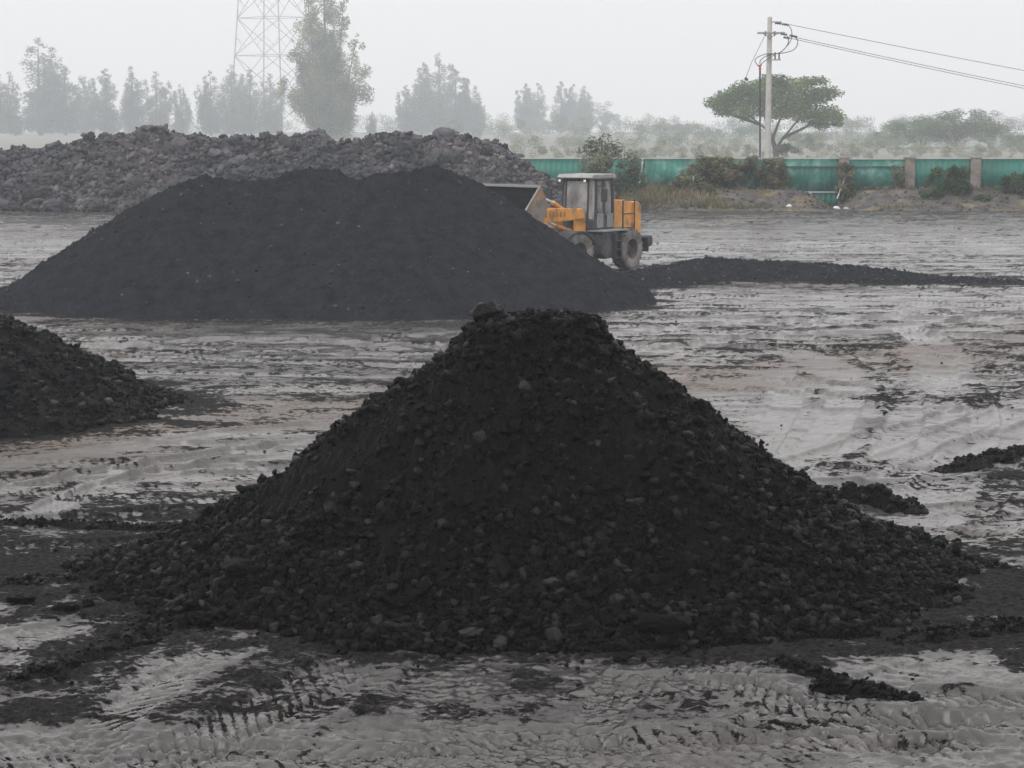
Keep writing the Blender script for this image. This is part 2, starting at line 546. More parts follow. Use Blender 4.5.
def berm(pts, top, wid, seed, lump=0.12, ends=0.25):
    top, wid, lump = top * 0.55, wid * 0.85, lump * 0.7
    def hf(x, y):
        d, t = seg_dist(x, y, pts)
        e = sstep(0, ends, t) * sstep(1, 1 - ends, t)
        w = wid * (0.75 + 0.5 * perlin(t * 6 + seed, t * 0 + 0.5, 3))
        z = top * (1 - (d / np.maximum(w, 0.05)) ** 1.5) * (0.3 + 0.7 * e)
        return z + top * 0.45 * fbm(x * 1.7, y * 1.7, 3, seed) + lump * 0.5 * worley(x / lump / 1.6, y / lump / 1.6, seed + 1) - 0.35 * lump
    return hf

def G2(px, py):
    p = G(px, py); return (p.x, p.y)

BERMS = [  # polyline, height, half width, seed, lump, label
    ([G2(780, 664), G2(815, 676), G2(850, 686), G2(893, 697)], 0.15, 0.26, 101, 0.10, 'narrow dark ridge of coal lumps at the right front foot of the biggest heap'),
    ([G2(18, 678), G2(60, 668), G2(105, 650), G2(150, 632), G2(205, 612)], 0.13, 0.30, 103, 0.11, 'dark trail of spilled coal beside the tyre track at lower left'),
    ([G2(940, 470), G2(975, 462), G2(1010, 455), G2(1045, 446)], 0.16, 0.30, 105, 0.12, 'thin slanting dark ridge of coal on the pale mud at right'),
    ([G2(834, 497), G2(855, 500), G2(880, 503), G2(902, 505)], 0.36, 0.42, 107, 0.14, 'low blocky mound of coal just right of the biggest heap'),
    ([G2(-20, 523), G2(30, 522), G2(80, 524), G2(150, 527), G2(205, 528)], 0.07, 0.16, 109, 0.08, 'thin straight line of coal crumbs left of the biggest heap'),
    ([G2(905, 640), G2(950, 636), G2(990, 628), G2(1040, 624)], 0.14, 0.32, 111, 0.11, 'flat dark spill of coal at the right tip of the biggest heap'),
    ([G2(-15, 585), G2(30, 583), G2(75, 580), G2(118, 578)], 0.12, 0.3, 113, 0.10, 'flat dark spill of coal at the left tip of the biggest heap'),
]

# ------------------------------------------------------------------ ground: one sheet of wet coal-stained mud, rows and columns finer near the camera
ys = []
py = 800.0
while py > 131:
    ys.append(G(512, py).y)
    py -= 0.8 if py > 210 else 1.2
ys = np.concatenate([np.linspace(-15, ys[0] - 0.3, 14), np.array(ys)])
ys = np.concatenate([ys[ys < 1100], [1150.0, 1300.0]])
u_in = np.arange(-0.30, 0.3001, 0.00075)
s = np.maximum(ys, 12.0)
inner = u_in[None, :] * s[:, None]
XS = 900.0
k_out = (np.linspace(0, 1, 34)[1:]) ** 2.6
left_x = inner[:, :1] + (-XS - inner[:, :1]) * k_out[None, ::-1]
right_x = inner[:, -1:] + (XS - inner[:, -1:]) * k_out[None, :]
GX = np.concatenate([left_x, inner, right_x], 1)
GY = np.repeat(ys[:, None], GX.shape[1], 1)
nr, nc = GX.shape
x, y = GX.ravel(), GY.ravel()
near = sstep(140, 60, y)
z = 0.05 * fbm(x * 0.12, y * 0.25, 3, 201)
z += 0.04 * fbm(x * 0.5, y * 0.6, 4, 202) * near
z += 0.016 * fbm(x * 9, y * 11, 3, 205) * sstep(30, 20, y)
z += 0.02 * fbm(x * 4, y * 5, 4, 203) * (0.3 + 0.7 * sstep(27, 19, y)) * sstep(90, 40, y)
z += 0.035 * np.abs(fbm(x * 1.8, y * 2.6, 4, 204)) * (0.25 + 0.75 * sstep(28, 19, y)) * sstep(110, 50, y)
trk = np.zeros_like(x)        # pressed by a tyre
lug = np.zeros_like(x)
lane = np.zeros_like(x)       # a lane the photograph shows swept clean
rng = np.random.default_rng(77)
lugamp = 0.25 + 0.75 * sstep(30, 20, y)

def track_x(c0, slope, curve, x0, x1, w=0.5, gauge=2.0, depth=0.05, ph=0.0, wav=0.0, skew=None):
    """tyre pair running mainly along X: y = c0 + slope*x + curve*x*x"""
    global z, trk, lug
    for off in ((-gauge / 2, gauge / 2) if gauge else (0,)):
        f = c0 + off + slope * x + curve * x * x + wav * np.sin(x * 0.3 + ph)
        m_ = (np.abs(y - f) < w * 1.7) & (x > x0) & (x < x1)
        if not m_.any(): continue
        d = (y[m_] - f[m_]) / math.hypot(1, slope)
        press(m_, d, x[m_] * math.hypot(1, slope), w, depth, ph, (x[m_] - x0, x1 - x[m_]), skew if skew is not None else (2.2 if gauge == 0 else 1.2))

def track_y(c0, slope, curve, y0, y1, yc=20.0, w=0.5, gauge=2.0, depth=0.05, ph=0.0):
    """tyre pair running mainly along Y: x = c0 + slope*(y-yc) + curve*(y-yc)^2"""
    for off in ((-gauge / 2, gauge / 2) if gauge else (0,)):
        f = c0 + off + slope * (y - yc) + curve * (y - yc) ** 2
        m_ = (np.abs(x - f) < w * 1.7 * math.hypot(1, slope)) & (y > y0) & (y < y1)
        if not m_.any(): continue
        d = (x[m_] - f[m_]) / math.hypot(1, slope)
        press(m_, d, y[m_] * math.hypot(1, slope), w, depth, ph, (y[m_] - y0, y1 - y[m_]))

def press(m_, d, s_, w, depth, ph, ends, lugskew=0.5):
    e = sstep(0, 1.5, ends[0]) * sstep(0, 1.5, ends[1]) * sstep(-0.55, 0.1, fbm(s_ * 0.15 + ph * 7, s_ * 0 + ph, 2, 5))
    a = np.abs(d) / w
    inside = sstep(0.62, 0.5, a) * e
    rim = np.exp(-((a - 0.72) / 0.14) ** 2) * e
    chev = np.sin(2 * np.pi * (s_ / 0.17 + (d / w) * lugskew + 0.12 * fbm(s_ * 1.3, d * 3 + ph, 2, 6)) + ph) - 0.5 + 0.8 * fbm(s_ * 1.1 + ph, d * 2.5, 3, 7)
    lg = sstep(0.05, 0.3, chev) * inside
    z[m_] += -depth * inside + depth * 0.55 * rim - 0.02 * lg * min(1, depth / 0.03) * lugamp[m_]
    trk[m_] = np.maximum(trk[m_], inside)
    lug[m_] = np.maximum(lug[m_], lg)

# tracks read off the photograph
p0, p1 = G(20, 700), G(255, 645)
track_x(p0.y - (p1.y - p0.y) / (p1.x - p0.x) * p0.x, (p1.y - p0.y) / (p1.x - p0.x), 0, -9, -2.2, w=0.62, gauge=0, depth=0.035, skew=3.2)
p0, p1 = G(140, 768), G(340, 668)
track_x(p0.y - (p1.y - p0.y) / (p1.x - p0.x) * p0.x, (p1.y - p0.y) / (p1.x - p0.x), 0, -4, -0.9, w=0.55, gauge=0, depth=0.035, ph=1, skew=3.0)
track_x(G(512, 745).y, 0.03, 0.003, -7, 7, w=0.5, gauge=0, depth=0.018, ph=2)
track_x(G(512, 762).y, -0.02, 0, -7, 7, w=0.6, gauge=0, depth=0.016, ph=3)
track_x(G(760, 700).y + 0.8, -0.14, -0.01, 0.3, 8, w=0.5, gauge=0, depth=0.03, ph=4)
track_x(G(760, 726).y + 0.5, -0.1, 0.0, 0.3, 8, w=0.55, gauge=0, depth=0.035, ph=5)
track_y(G(840, 470).x, 0.62, 0.01, 25, 44, yc=G(840, 470).y, w=0.55, gauge=2.0, depth=0.04, ph=6)
track_y(G(940, 470).x, 0.35, -0.012, 25, 46, yc=G(940, 470).y, w=0.55, gauge=2.0, depth=0.04, ph=7)
track_y(G(900, 560).x, 0.8, 0.02, 19, 32, yc=G(900, 560).y, w=0.5, gauge=0, depth=0.03, ph=8)
track_y(G(420, 700).x, 0.25, 0.0, 16.5, 19.5, yc=17.8, w=0.55, gauge=0, depth=0.03, ph=9)
track_y(G(620, 715).x, -0.5, 0.0, 16.5, 19.2, yc=17.8, w=0.5, gauge=0, depth=0.03, ph=10)
def track_poly(px_pts, w=0.5, depth=0.035, ph=0.0, skew=1.0):
    """one tyre's path through ground points measured in the photograph"""
    g = [G(*q) for q in px_pts]
    pts = []
    for i in range(len(g) - 1):
        a0, a1, a2, a3 = g[max(i - 1, 0)], g[i], g[i + 1], g[min(i + 2, len(g) - 1)]
        for t in (0, 0.25, 0.5, 0.75):
            pts.append(0.5 * ((2 * a1) + (a2 - a0) * t + (2 * a0 - 5 * a1 + 4 * a2 - a3) * t * t + (3 * a1 - a0 - 3 * a2 + a3) * t ** 3))
    pts.append(g[-1])
    X = [p.x for p in pts]; Y = [p.y for p in pts]
    idx = np.where((x > min(X) - w * 2) & (x < max(X) + w * 2) & (y > min(Y) - w * 2) & (y < max(Y) + w * 2))[0]
    xs, yq = x[idx], y[idx]
    best = np.full(len(idx), 1e9); sd = np.zeros(len(idx)); al = np.zeros(len(idx)); run = 0.0
    for i in range(len(pts) - 1):
        dx, dy = X[i + 1] - X[i], Y[i + 1] - Y[i]; L = math.hypot(dx, dy)
        t = np.clip(((xs - X[i]) * dx + (yq - Y[i]) * dy) / L / L, 0, 1)
        ex, ey = xs - X[i] - t * dx, yq - Y[i] - t * dy
        d = np.hypot(ex, ey); k = d < best
        best = np.where(k, d, best); sd = np.where(k, d * np.sign(dx * ey - dy * ex), sd); al = np.where(k, run + t * L, al)
        run += L
    kp = best < w * 1.7
    press(idx[kp], sd[kp], al[kp], w, depth, ph, (al[kp] + 0.3, run - al[kp] + 0.3), skew)
    lane[idx[kp]] = np.maximum(lane[idx[kp]], sstep(w * 1.1, w * 0.55, best[kp]))
for k, (pts, w_, dep) in enumerate([
    ([(755, 515), (793, 470), (832, 427), (848, 387), (828, 366), (790, 352)], 0.62, 0.03), ([(700, 505), (745, 465), (775, 425), (790, 390), (770, 370)], 0.5, 0.03),
    ([(850, 520), (879, 481), (910, 450), (932, 411), (941, 384), (930, 345), (900, 325)], 0.7, 0.035), ([(905, 530), (935, 490), (975, 450), (1030, 420)], 0.7, 0.03),
    ([(860, 470), (930, 440), (1030, 405)], 0.5, 0.03), ([(980, 560), (900, 600), (860, 640)], 0.45, 0.03),
    ([(-20, 470), (120, 447), (260, 428), (360, 420)], 0.5, 0.05), ([(-20, 492), (140, 466), (270, 446), (330, 440)], 0.5, 0.05), ([(20, 520), (120, 480), (230, 462), (300, 455)], 0.4, 0.035),
    ([(-20, 640), (60, 628), (150, 612), (200, 600)], 0.4, 0.035), ([(-20, 612), (40, 606), (90, 600)], 0.35, 0.03),
    ([(270, 722), (360, 690), (440, 668)], 0.4, 0.03), ([(300, 765), (420, 725), (560, 705), (700, 700)], 0.5, 0.03), ([(560, 665), (640, 690), (740, 712), (860, 735), (1000, 765)], 0.5, 0.035),
    ([(690, 660), (800, 705), (920, 720), (1040, 718)], 0.45, 0.03), ([(880, 665), (960, 672), (1040, 690)], 0.45, 0.03), ([(160, 770), (420, 742), (700, 738), (1040, 752)], 0.5, 0.03),
    ([(120, 345), (240, 338), (400, 345), (470, 352)], 0.6, 0.05), ([(640, 330), (760, 322), (900, 318), (1030, 322)], 0.6, 0.05), ([(640, 352), (740, 338), (880, 332), (1030, 340)], 0.6, 0.05)]):
    track_poly(pts, w_, dep, k * 1.3, (2.4, 1.2, 3.0)[k % 3])
for k, (pts, w_) in enumerate([([(60, 770), (150, 690), (250, 640)], 0.4), ([(200, 770), (330, 700), (420, 660)], 0.45), ([(380, 770), (450, 700), (490, 665)], 0.45), ([(430, 668), (470, 720), (480, 770)], 0.4),
    ([(640, 668), (600, 720), (590, 770)], 0.4), ([(700, 770), (820, 700), (960, 660)], 0.5), ([(860, 770), (960, 715), (1040, 690)], 0.45), ([(0, 735), (200, 745), (500, 760)], 0.45), ([(520, 755), (760, 728), (1040, 722)], 0.45)]):
    track_poly(pts, w_, 0.025, k * 2.1, (3.0, 1.0, 2.0, -2.0)[k % 4])
# the daily traffic of loaders across the yard
for k in range(48):
    yc = 24 + 92 * (k / 48) ** 1.15 + rng.uniform(-2, 2)
    track_x(yc, rng.normal(0, 0.10), rng.normal(0, 0.0016), rng.uniform(-60, -4), rng.uniform(2, 60),
            w=rng.uniform(0.4, 0.6), gauge=rng.choice([0, 2.0, 2.0]), depth=rng.uniform(0.012, 0.035), ph=rng.uniform(0, 6), wav=rng.uniform(0, 0.5))
for k in range(14):
    track_x(rng.uniform(36, 110), rng.choice([-1, 1]) * rng.uniform(0.25, 0.6), rng.normal(0, 0.004), rng.uniform(-40, 0), rng.uniform(0, 40),
            w=rng.uniform(0.4, 0.6), gauge=2.0, depth=rng.uniform(0.015, 0.035), ph=rng.uniform(0, 6))

# coal dust lying on the mud: round the heaps, swept into streaks by the traffic
n1 = fbm(x * 0.28 + 3, y * 0.34, 4, 210)
n2 = fbm(x * 0.9, y * 1.25, 5, 211)
n3 = fbm(x * 3.4, y * 4.4, 4, 212)
streak = fbm(x * 0.12 + 0.3 * n1, y * 1.3, 4, 213)
prox = np.zeros_like(x)
sel = y < 80
fr = np.full_like(x, -9.0); fr[sel] = front_macro(x[sel], y[sel]); prox = np.maximum(prox, sstep(-0.75, 0.05, fr))
fr = np.full_like(x, -9.0); fr[sel] = middle_h(x[sel], y[sel]); prox = np.maximum(prox, sstep(-0.6, 0.1, fr))
fr = np.full_like(x, -9.0); fr[sel] = left_h(x[sel], y[sel]); prox = np.maximum(prox, sstep(-0.7, 0.1, fr))
fr = np.full_like(x, -9.0); fr[sel] = windrow_h(x[sel], y[sel]); prox = np.maximum(prox, sstep(-0.6, 0.1, fr))
for b in BERMS:
    d, t = seg_dist(x[sel], y[sel], b[0])
    q = np.zeros_like(x); q[sel] = 0.6 * np.exp(-(d / (b[2] * 1.5)) ** 2) * sstep(0, 0.25, t) * sstep(1, 0.75, t); prox = np.maximum(prox, q)
nearness = sstep(75, 18, y)
dust = 0.32 * n1 + 0.7 * n2 + 0.75 * n3 + 0.35 * streak + 0.8 * prox * (0.45 + 0.9 * (n2 + 0.4)) - 0.02 + 0.27 * nearness - 0.35 * trk * (1 - 0.6 * lug) - 0.5 * lane + 0.55 * lug * np.maximum(lane, 0.5) * (0.2 + 0.8 * sstep(38, 22, y))
# darker bands and clean patches seen in the photograph: (px, py, half width m, half depth m, amount)
for px, py_, wx, wy, am in [(60, 560, 2.4, 1.6, 0.3), (155, 715, 0.75, 0.3, 0.45), (230, 680, 0.6, 0.22, 0.4), (345, 690, 0.5, 0.25, 0.35), (500, 712, 0.7, 0.35, 0.35), (340, 735, 0.5, 0.25, 0.3), (690, 690, 0.6, 0.3, 0.35),
                            (880, 400, 1.1, 0.7, 0.5), (960, 395, 1.6, 1.0, 0.3), (850, 465, 0.7, 1.2, 0.4), (1000, 480, 1.4, 0.9, 0.5), (990, 650, 1.8, 0.6, 0.5),
                            (950, 580, 1.6, 0.6, 0.2), (430, 505, 2, 1.5, 0.2), (200, 505, 1.0, 0.8, 0.4), (100, 495, 0.9, 0.4, 0.4), (90, 600, 1.5, 0.6, 0.25),
                            (20, 715, 0.8, 0.5, 0.5), (900, 345, 6, 3, 0.2), (560, 700, 2.2, 0.8, 0.15),
                            (180, 460, 3.2, 3.0, -0.3), (880, 430, 2.4, 2.0, -0.15), (700, 400, 3, 5, -0.3), (930, 700, 1.4, 0.6, -0.3), (420, 745, 5, 0.5, -0.25),
                            (270, 660, 1.4, 0.5, -0.25), (120, 235, 14, 10, -0.25), (820, 235, 18, 10, -0.15), (900, 300, 8, 2, -0.2), (950, 530, 1.6, 0.8, -0.2)]:
    c = G(px, py_)
    dust += am * np.exp(-(((x - c.x) / wx) ** 2 + ((y - c.y) / wy) ** 2)) * (1 + 0.6 * n2)
dust_m = sstep(0.06, 0.30, dust)
field = sstep(127, 134, y)
z += 0.012 * dust_m * (1 + n3) * nearness
wet = sstep(-0.4, 0.35, 0.7 * fbm(x * 0.35, y * 0.8, 4, 220) + 0.35 * fbm(x * 2.1, y * 6, 3, 221) + 0.4 * trk - 0.25 * lug)
by = 32 + (x + 8) * 0.73 + 1.5 * fbm(x * 0.2, y * 0.2, 2, 230)
brown = 1.15 * np.exp(-((y - by) / 2.8) ** 2) * sstep(-0.7, 0.1, fbm(x * 0.3, y * 0.9, 3, 231)) * sstep(-20, -12, x) + 0.35 * sstep(0.1, 0.5, fbm(x * 0.15, y * 0.3, 3, 232))
brown = np.clip(brown, 0, 1)
# under the verge the yard runs flat
ground_me = np_mesh('ground', np.stack([x, y, z], -1), grid_faces(nr, nc), {'dust': np.clip(dust, -1, 1) * 0.5 + 0.5, 'wet': wet * (1 - 0.75 * brown), 'brown': brown, 'field': field, 'trk': np.maximum(0.45 * trk, lane * (0.75 + 0.5 * n2)) * (1 - 0.75 * lug)})

def ground_mat():
    m = bpy.data.materials.new('wet_coal_mud')
    m.use_nodes = True
    n, l = m.node_tree.nodes, m.node_tree.links
    b = n['Principled BSDF']
    tc = n.new('ShaderNodeTexCoord')
    def att(name):
        a = n.new('ShaderNodeAttribute'); a.attribute_name = name; return a.outputs['Fac']
    def mix(f, a, c):
        x_ = n.new('ShaderNodeMix'); x_.data_type = 'RGBA'
        if hasattr(f, 'links'): l.new(f, x_.inputs[0])
        else: x_.inputs[0].default_value = f
        for s_, i in ((a, 6), (c, 7)):
            if hasattr(s_, 'links'): l.new(s_, x_.inputs[i])
            else: x_.inputs[i].default_value = (*s_, 1)
        return x_.outputs[2]
    def noise(scale, detail=6, stretch=(1, 1, 1)):
        mp = n.new('ShaderNodeMapping'); mp.inputs['Scale'].default_value = stretch
        l.new(tc.outputs['Object'], mp.inputs['Vector'])
        t = n.new('ShaderNodeTexNoise'); t.inputs['Scale'].default_value = scale; t.inputs['Detail'].default_value = detail
        t.inputs['Roughness'].default_value = 0.65
        l.new(mp.outputs[0], t.inputs['Vector'])
        return t.outputs['Fac']
    def rng_(f, a, c, d0=0.0, d1=1.0):
        r = n.new('ShaderNodeMapRange'); r.inputs[1].default_value = a; r.inputs[2].default_value = c
        r.inputs[3].default_value = d0; r.inputs[4].default_value = d1
        l.new(f, r.inputs[0]); return r.outputs[0]
    mud = mix(rng_(noise(0.7, 9, (0.8, 1.2, 1)), 0.35, 0.65), (0.0155, 0.0148, 0.0148), (0.050, 0.048, 0.0485))
    mud = mix(att('brown'), mud, (0.10, 0.07, 0.05))
    fine = rng_(noise(8, 6, (0.7, 1.3, 1)), 0.54, 0.62)
    mud = mix(fine, mud, (0.013, 0.0125, 0.012))
    fine2 = rng_(noise(1.7, 9, (0.6, 1.4, 1)), 0.55, 0.60)
    mud = mix(fine2, mud, (0.012, 0.0115, 0.011))
    crust = rng_(noise(1.9, 9, (0.6, 1.3, 1)), 0.56, 0.65)
    mud = mix(crust, mud, (0.085, 0.083, 0.084))
    mud = mix(rng_(att('trk'), 0, 1, 0, 0.8), mud, (0.074, 0.0715, 0.072))
    coal = mix(rng_(noise(16, 9), 0.42, 0.62), (0.004, 0.004, 0.004), (0.034, 0.033, 0.0315))
    dn = n.new('ShaderNodeMath'); dn.operation = 'ADD'
    l.new(att('dust'), dn.inputs[0]); l.new(rng_(noise(11, 10, (0.8, 1.2, 1)), 0.25, 0.75, -0.36, 0.36), dn.inputs[1])
    dust_f = rng_(dn.outputs[0], 0.51, 0.64)
    col = mix(dust_f, mud, coal)
    col = mix(att('field'), col, mix(rng_(noise(0.05, 6), 0.35, 0.65), (0.20, 0.205, 0.17), (0.30, 0.30, 0.27)))  # field colour paled to stand in for thicker haze beyond the fence
    dry = n.new('ShaderNodeMath'); dry.operation = 'MAXIMUM'
    l.new(dust_f, dry.inputs[0]); l.new(att('field'), dry.inputs[1])
    l.new(col, b.inputs['Base Color'])
    r_mud = rng_(att('wet'), 0.1, 0.8, 0.42, 0.17)
    mxr = n.new('ShaderNodeMix'); mxr.data_type = 'FLOAT'
    l.new(dry.outputs[0], mxr.inputs[0]); l.new(r_mud, mxr.inputs[2]); mxr.inputs[3].default_value = 0.9
    l.new(mxr.outputs[0], b.inputs['Roughness'])
    mxs = n.new('ShaderNodeMix'); mxs.data_type = 'FLOAT'
    l.new(dry.outputs[0], mxs.inputs[0]); mxs.inputs[2].default_value = 0.6; mxs.inputs[3].default_value = 0.1
    l.new(mxs.outputs[0], b.inputs['Specular IOR Level'])
    bp = n.new('ShaderNodeBump'); bp.inputs['Strength'].default_value = 0.8; bp.inputs['Distance'].default_value = 0.05
    l.new(noise(8, 9, (0.8, 1.2, 1)), bp.inputs['Height'])
    l.new(rng_(att('wet'), 0.1, 0.8, 0.7, 0.12), bp.inputs['Strength'])
    bp2 = n.new('ShaderNodeBump'); bp2.inputs['Distance'].default_value = 0.06
    l.new(noise(26, 5), bp2.inputs['Height'])
    l.new(rng_(dry.outputs[0], 0, 1, 0.05, 1.0), bp2.inputs['Strength'])
    l.new(bp.outputs[0], bp2.inputs['Normal'])
    l.new(bp2.outputs[0], b.inputs['Normal'])
    return m
tag(link('ground', ground_me, ground_mat(), smooth=True), kind='structure')

def ground_near(xq, yq):
    return 0.05 * fbm(np.array([xq]) * 0.12, np.array([yq]) * 0.25, 3, 201)[0]

# ------------------------------------------------------------------ heaps as objects
def make_heap(name, label, cat, hf, box, res, m, n_small, sizes, n_big, big, rng, weight=None, loose_mat=None, lump_name='coal_lump', body='heap_body', loose='loose_coal', group=None, zoff=0.25, big_region=None):
    x0, x1, y0, y1 = box
    root = empty(name, ((x0 + x1) / 2, (y0 + y1) / 2, 0))
    tag(root, label, cat, group)
    c = np.array([root.location.x, root.location.y, 0.0])
    b = heap_body(body, hf, x0, x1, y0, y1, res, m, root)
    b.location = -Vector(c)
    if n_small:
        p = sample_heap(hf, x0, x1, y0, y1, n_small, rng, weight, -0.02)
        s_ = sizes[0] * (sizes[1] / sizes[0]) ** (rng.uniform(0, 1, n_small) ** sizes[2])
        p[:, 2] += s_ * zoff
        o = link(loose, scatter_mesh(loose, p - c, s_, rng), loose_mat or m, root)
        tag(o, kind='stuff')
    if n_big:
        p = sample_heap(hf, *(big_region or box), n_big, rng, weight, 0.0)
        for q in p:
            s_ = rng.uniform(*big)
            rock_obj(lump_name, m, Vector(q - c) + Vector((0, 0, s_ * 0.2)), s_, rng, root, sc=(1, rng.uniform(0.75, 1), rng.uniform(0.6, 0.9)))
    return root

hr = np.random.default_rng(3)
def w_front(x, y, z):
    return np.clip(0.22 + 0.9 * sstep(1.5, 0.1, z) + 0.35 * sstep(2.3, 2.8, z), 0, 1) * sstep(-0.5, 0.15, fbm(x * 0.7, y * 0.7, 3, 91)) * (y < 24.3)
make_heap('coal_heap', 'biggest black coal heap in the foreground, conical with a flat lumpy top', 'coal heap', front_h, (-6.2, 6.6, 17.6, 27.6), 0.022, M['coal'],
          70000, (0.013, 0.105, 3.2), 70, (0.06, 0.13), hr, w_front, big_region=(-5.5, 5.7, 18.2, 23))
make_heap('coal_heap', 'long smooth coal heap of fine grain in front of the wheel loader', 'coal heap', middle_h, (-16, 6.2, 51.5, 67), 0.045, M['coal_fine'],
          1800, (0.025, 0.09, 3.0), 0, (0, 0), hr, loose_mat=M['coal_chunk'])
make_heap('coal_heap', 'lumpy coal heap at left, partly cut off by the edge', 'coal heap', left_h, (-15.5, -5.2, 30.8, 41), 0.035, M['coal'],
          16000, (0.018, 0.12, 2.8), 50, (0.08, 0.19), hr)
make_heap('rubble_heap', 'long grey brown rubble heap in the background under the poplars', 'rubble heap', rubble_h, (-47, 5.5, 115.5, 134), 0.16, M['rubble'],
          20000, (0.06, 0.36, 1.9), 98, (0.35, 0.95), hr, lambda x, y, z: (y < 126.5) * 1.0, lump_name='rubble_chunk', loose='loose_rubble', big_region=(-33, 3, 117, 126))
make_heap('coal_windrow', 'long low dark windrow of coal on the mud right of the wheel loader', 'coal windrow', windrow_h, (0.5, 17.5, 60.5, 71), 0.045, M['coal_fine'],
          2500, (0.02, 0.09, 3.0), 0, (0, 0), hr, loose_mat=M['coal_chunk'])
for pts, top, wid, seed, lump, label in BERMS:
    xs = [p[0] for p in pts]; ys_ = [p[1] for p in pts]
    hf = berm(pts, top, wid, seed, lump)
    make_heap('coal_ridge', label, 'coal ridge', hf, (min(xs) - 0.9, max(xs) + 0.9, min(ys_) - 0.9, max(ys_) + 0.9), 0.022, M['coal'],
              520, (0.012, lump * 0.6, 2.0), 0, (0, 0), hr, zoff=0.3)

# single lumps one can pick out
LUMPS = [  # px, py of its middle, depth or None for on the ground, radius, material, label
    (489, 314, 22.7, 0.25, 'coal', 'largest dark clod perched on the left corner of the biggest heap top', (1.0, 0.8, 0.55)),
    (545, 318, 22.3, 0.10, 'coal', 'small pointed clod on the middle of the biggest heap top', (0.8, 0.8, 0.9)),
    (585, 320, 22.4, 0.15, 'coal', 'dark clod on the right corner of the biggest heap top', (1, 0.8, 0.7)),
    (523, 388, 21.0, 0.085, 'pale_rock', 'pale grey stone high on the front face of the biggest heap', (1.1, 0.6, 0.9)),
    (552, 586, None, 0.10, 'pale_rock', 'pale grey stone on the lower middle of the biggest heap', (1.3, 0.6, 0.6)),
    (556, 640, None, 0.15, 'pale_rock', 'big pale grey stone at the front foot of the biggest heap', (0.8, 0.7, 0.9)),
    (470, 635, None, 0.14, 'pale_rock', 'grey stone at the front foot of the biggest heap, left of the palest one', (1.1, 0.7, 0.6)),
    (500, 648, None, 0.10, 'pale_rock', 'small brown grey stone between two bigger stones at the heap foot', (0.8, 0.8, 0.9)),
    (665, 632, None, 0.33, 'coal', 'largest round coal lump at the right front foot of the biggest heap', (1.0, 0.8, 0.65)),
    (240, 571, None, 0.24, 'coal', 'flat coal slab on the left flank of the biggest heap', (1.2, 0.8, 0.5)),
    (205, 622, None, 0.17, 'coal', 'round coal lump at the left front foot of the biggest heap', (1.1, 0.8, 0.6)),
    (22, 522, 0, 0.09, 'coal', 'left one of two round coal lumps on the mud beside the thin coal line', (1, 0.9, 0.9)),
    (40, 522, 0, 0.085, 'coal', 'right one of two round coal lumps on the mud beside the thin coal line', (0.9, 0.9, 1)),
    (22, 602, 0, 0.13, 'coal', 'dark coal clod on the striped mud at the far left', (1.4, 0.9, 0.6)),
    (88, 605, 0, 0.10, 'coal', 'round coal clod on the mud at the left tip of the biggest heap', (1, 0.9, 0.8)),
    (65, 610, 0, 0.13, 'coal', 'flat coal clod left of the biggest heap, beside a rounder clod', (1.4, 0.9, 0.6)),
    (622, 660, 0, 0.11, 'coal', 'coal lump on the mud before the front foot of the biggest heap', (1.2, 0.8, 0.6)),
    (995, 453, 0, 0.12, 'coal', 'coal clod sitting on the thin slanting ridge at right', (1.2, 0.9, 0.8)),
]
def on_heap(px, py, hf):
    """first point along the sight line that meets the heap"""
    dx, dy, dz = _dir(px, py)
    for t in np.arange(15, 45, 0.02):
        X, Y, Z = dx * t, dy * t, CAM_H + dz * t
        if Z < hf(np.array([X]), np.array([Y]))[0] or Z < 0: return Vector((X, Y, max(Z, 0)))
for px, py_, Y, rad, mm, label, sc_ in LUMPS:
    if Y is None: loc = on_heap(px, py_, front_macro) + Vector((0, -0.02, 0.04))
    elif Y == 0: loc = G(px, py_ + 3) + Vector((0, 0, rad * 0.5))
    else:
        loc = P(px, py_, Y)
        hz = float(front_h(np.array([loc.x]), np.array([loc.y]))[0])
        if mm == 'pale_rock': loc = on_heap(px, py_, front_macro) + Vector((0, -0.03, 0.03))
        else: loc.z = hz + rad * sc_[2] * 0.8
    o = rock_obj('stone' if mm == 'pale_rock' else 'coal_lump', M[mm], loc, rad, hr, sc=sc_)
    tag(o, label, 'stone' if mm == 'pale_rock' else 'coal lump')

# crumbs of coal lying all over the yard
cr = np.random.default_rng(8)
pc = []
q = np.stack([cr.uniform(-1, 1, 26000), cr.uniform(0, 1, 26000)], -1)
Yc = 15.5 + 60 * q[:, 1] ** 2.2
Xc = q[:, 0] * 0.29 * Yc
fm = front_macro(Xc, Yc)
dens = 0.02 + 1.2 * sstep(-0.5, 0.0, fm) + 0.5 * sstep(0.15, 0.5, fbm(Xc * 0.4, Yc * 1.6, 3, 240))
keep = (cr.uniform(0, 1, len(Xc)) < dens * 0.5) & (fm < 0.1) & ((Yc > 17.3) | (cr.uniform(0, 1, len(Xc)) < 0.15))
Xc, Yc = Xc[keep], Yc[keep]
sz = 0.010 * (0.06 / 0.010) ** (cr.uniform(0, 1, len(Xc)) ** 3)
Zc = 0.05 * fbm(Xc * 0.12, Yc * 0.25, 3, 201) + 0.4 * sz
o = link('coal_crumbs', scatter_mesh('coal_crumbs', np.stack([Xc, Yc, Zc], -1), sz, cr, ROCKS[:4]), M['coal'])
tag(o, 'loose coal crumbs strewn over the wet mud of the yard', 'coal crumbs', kind='stuff')
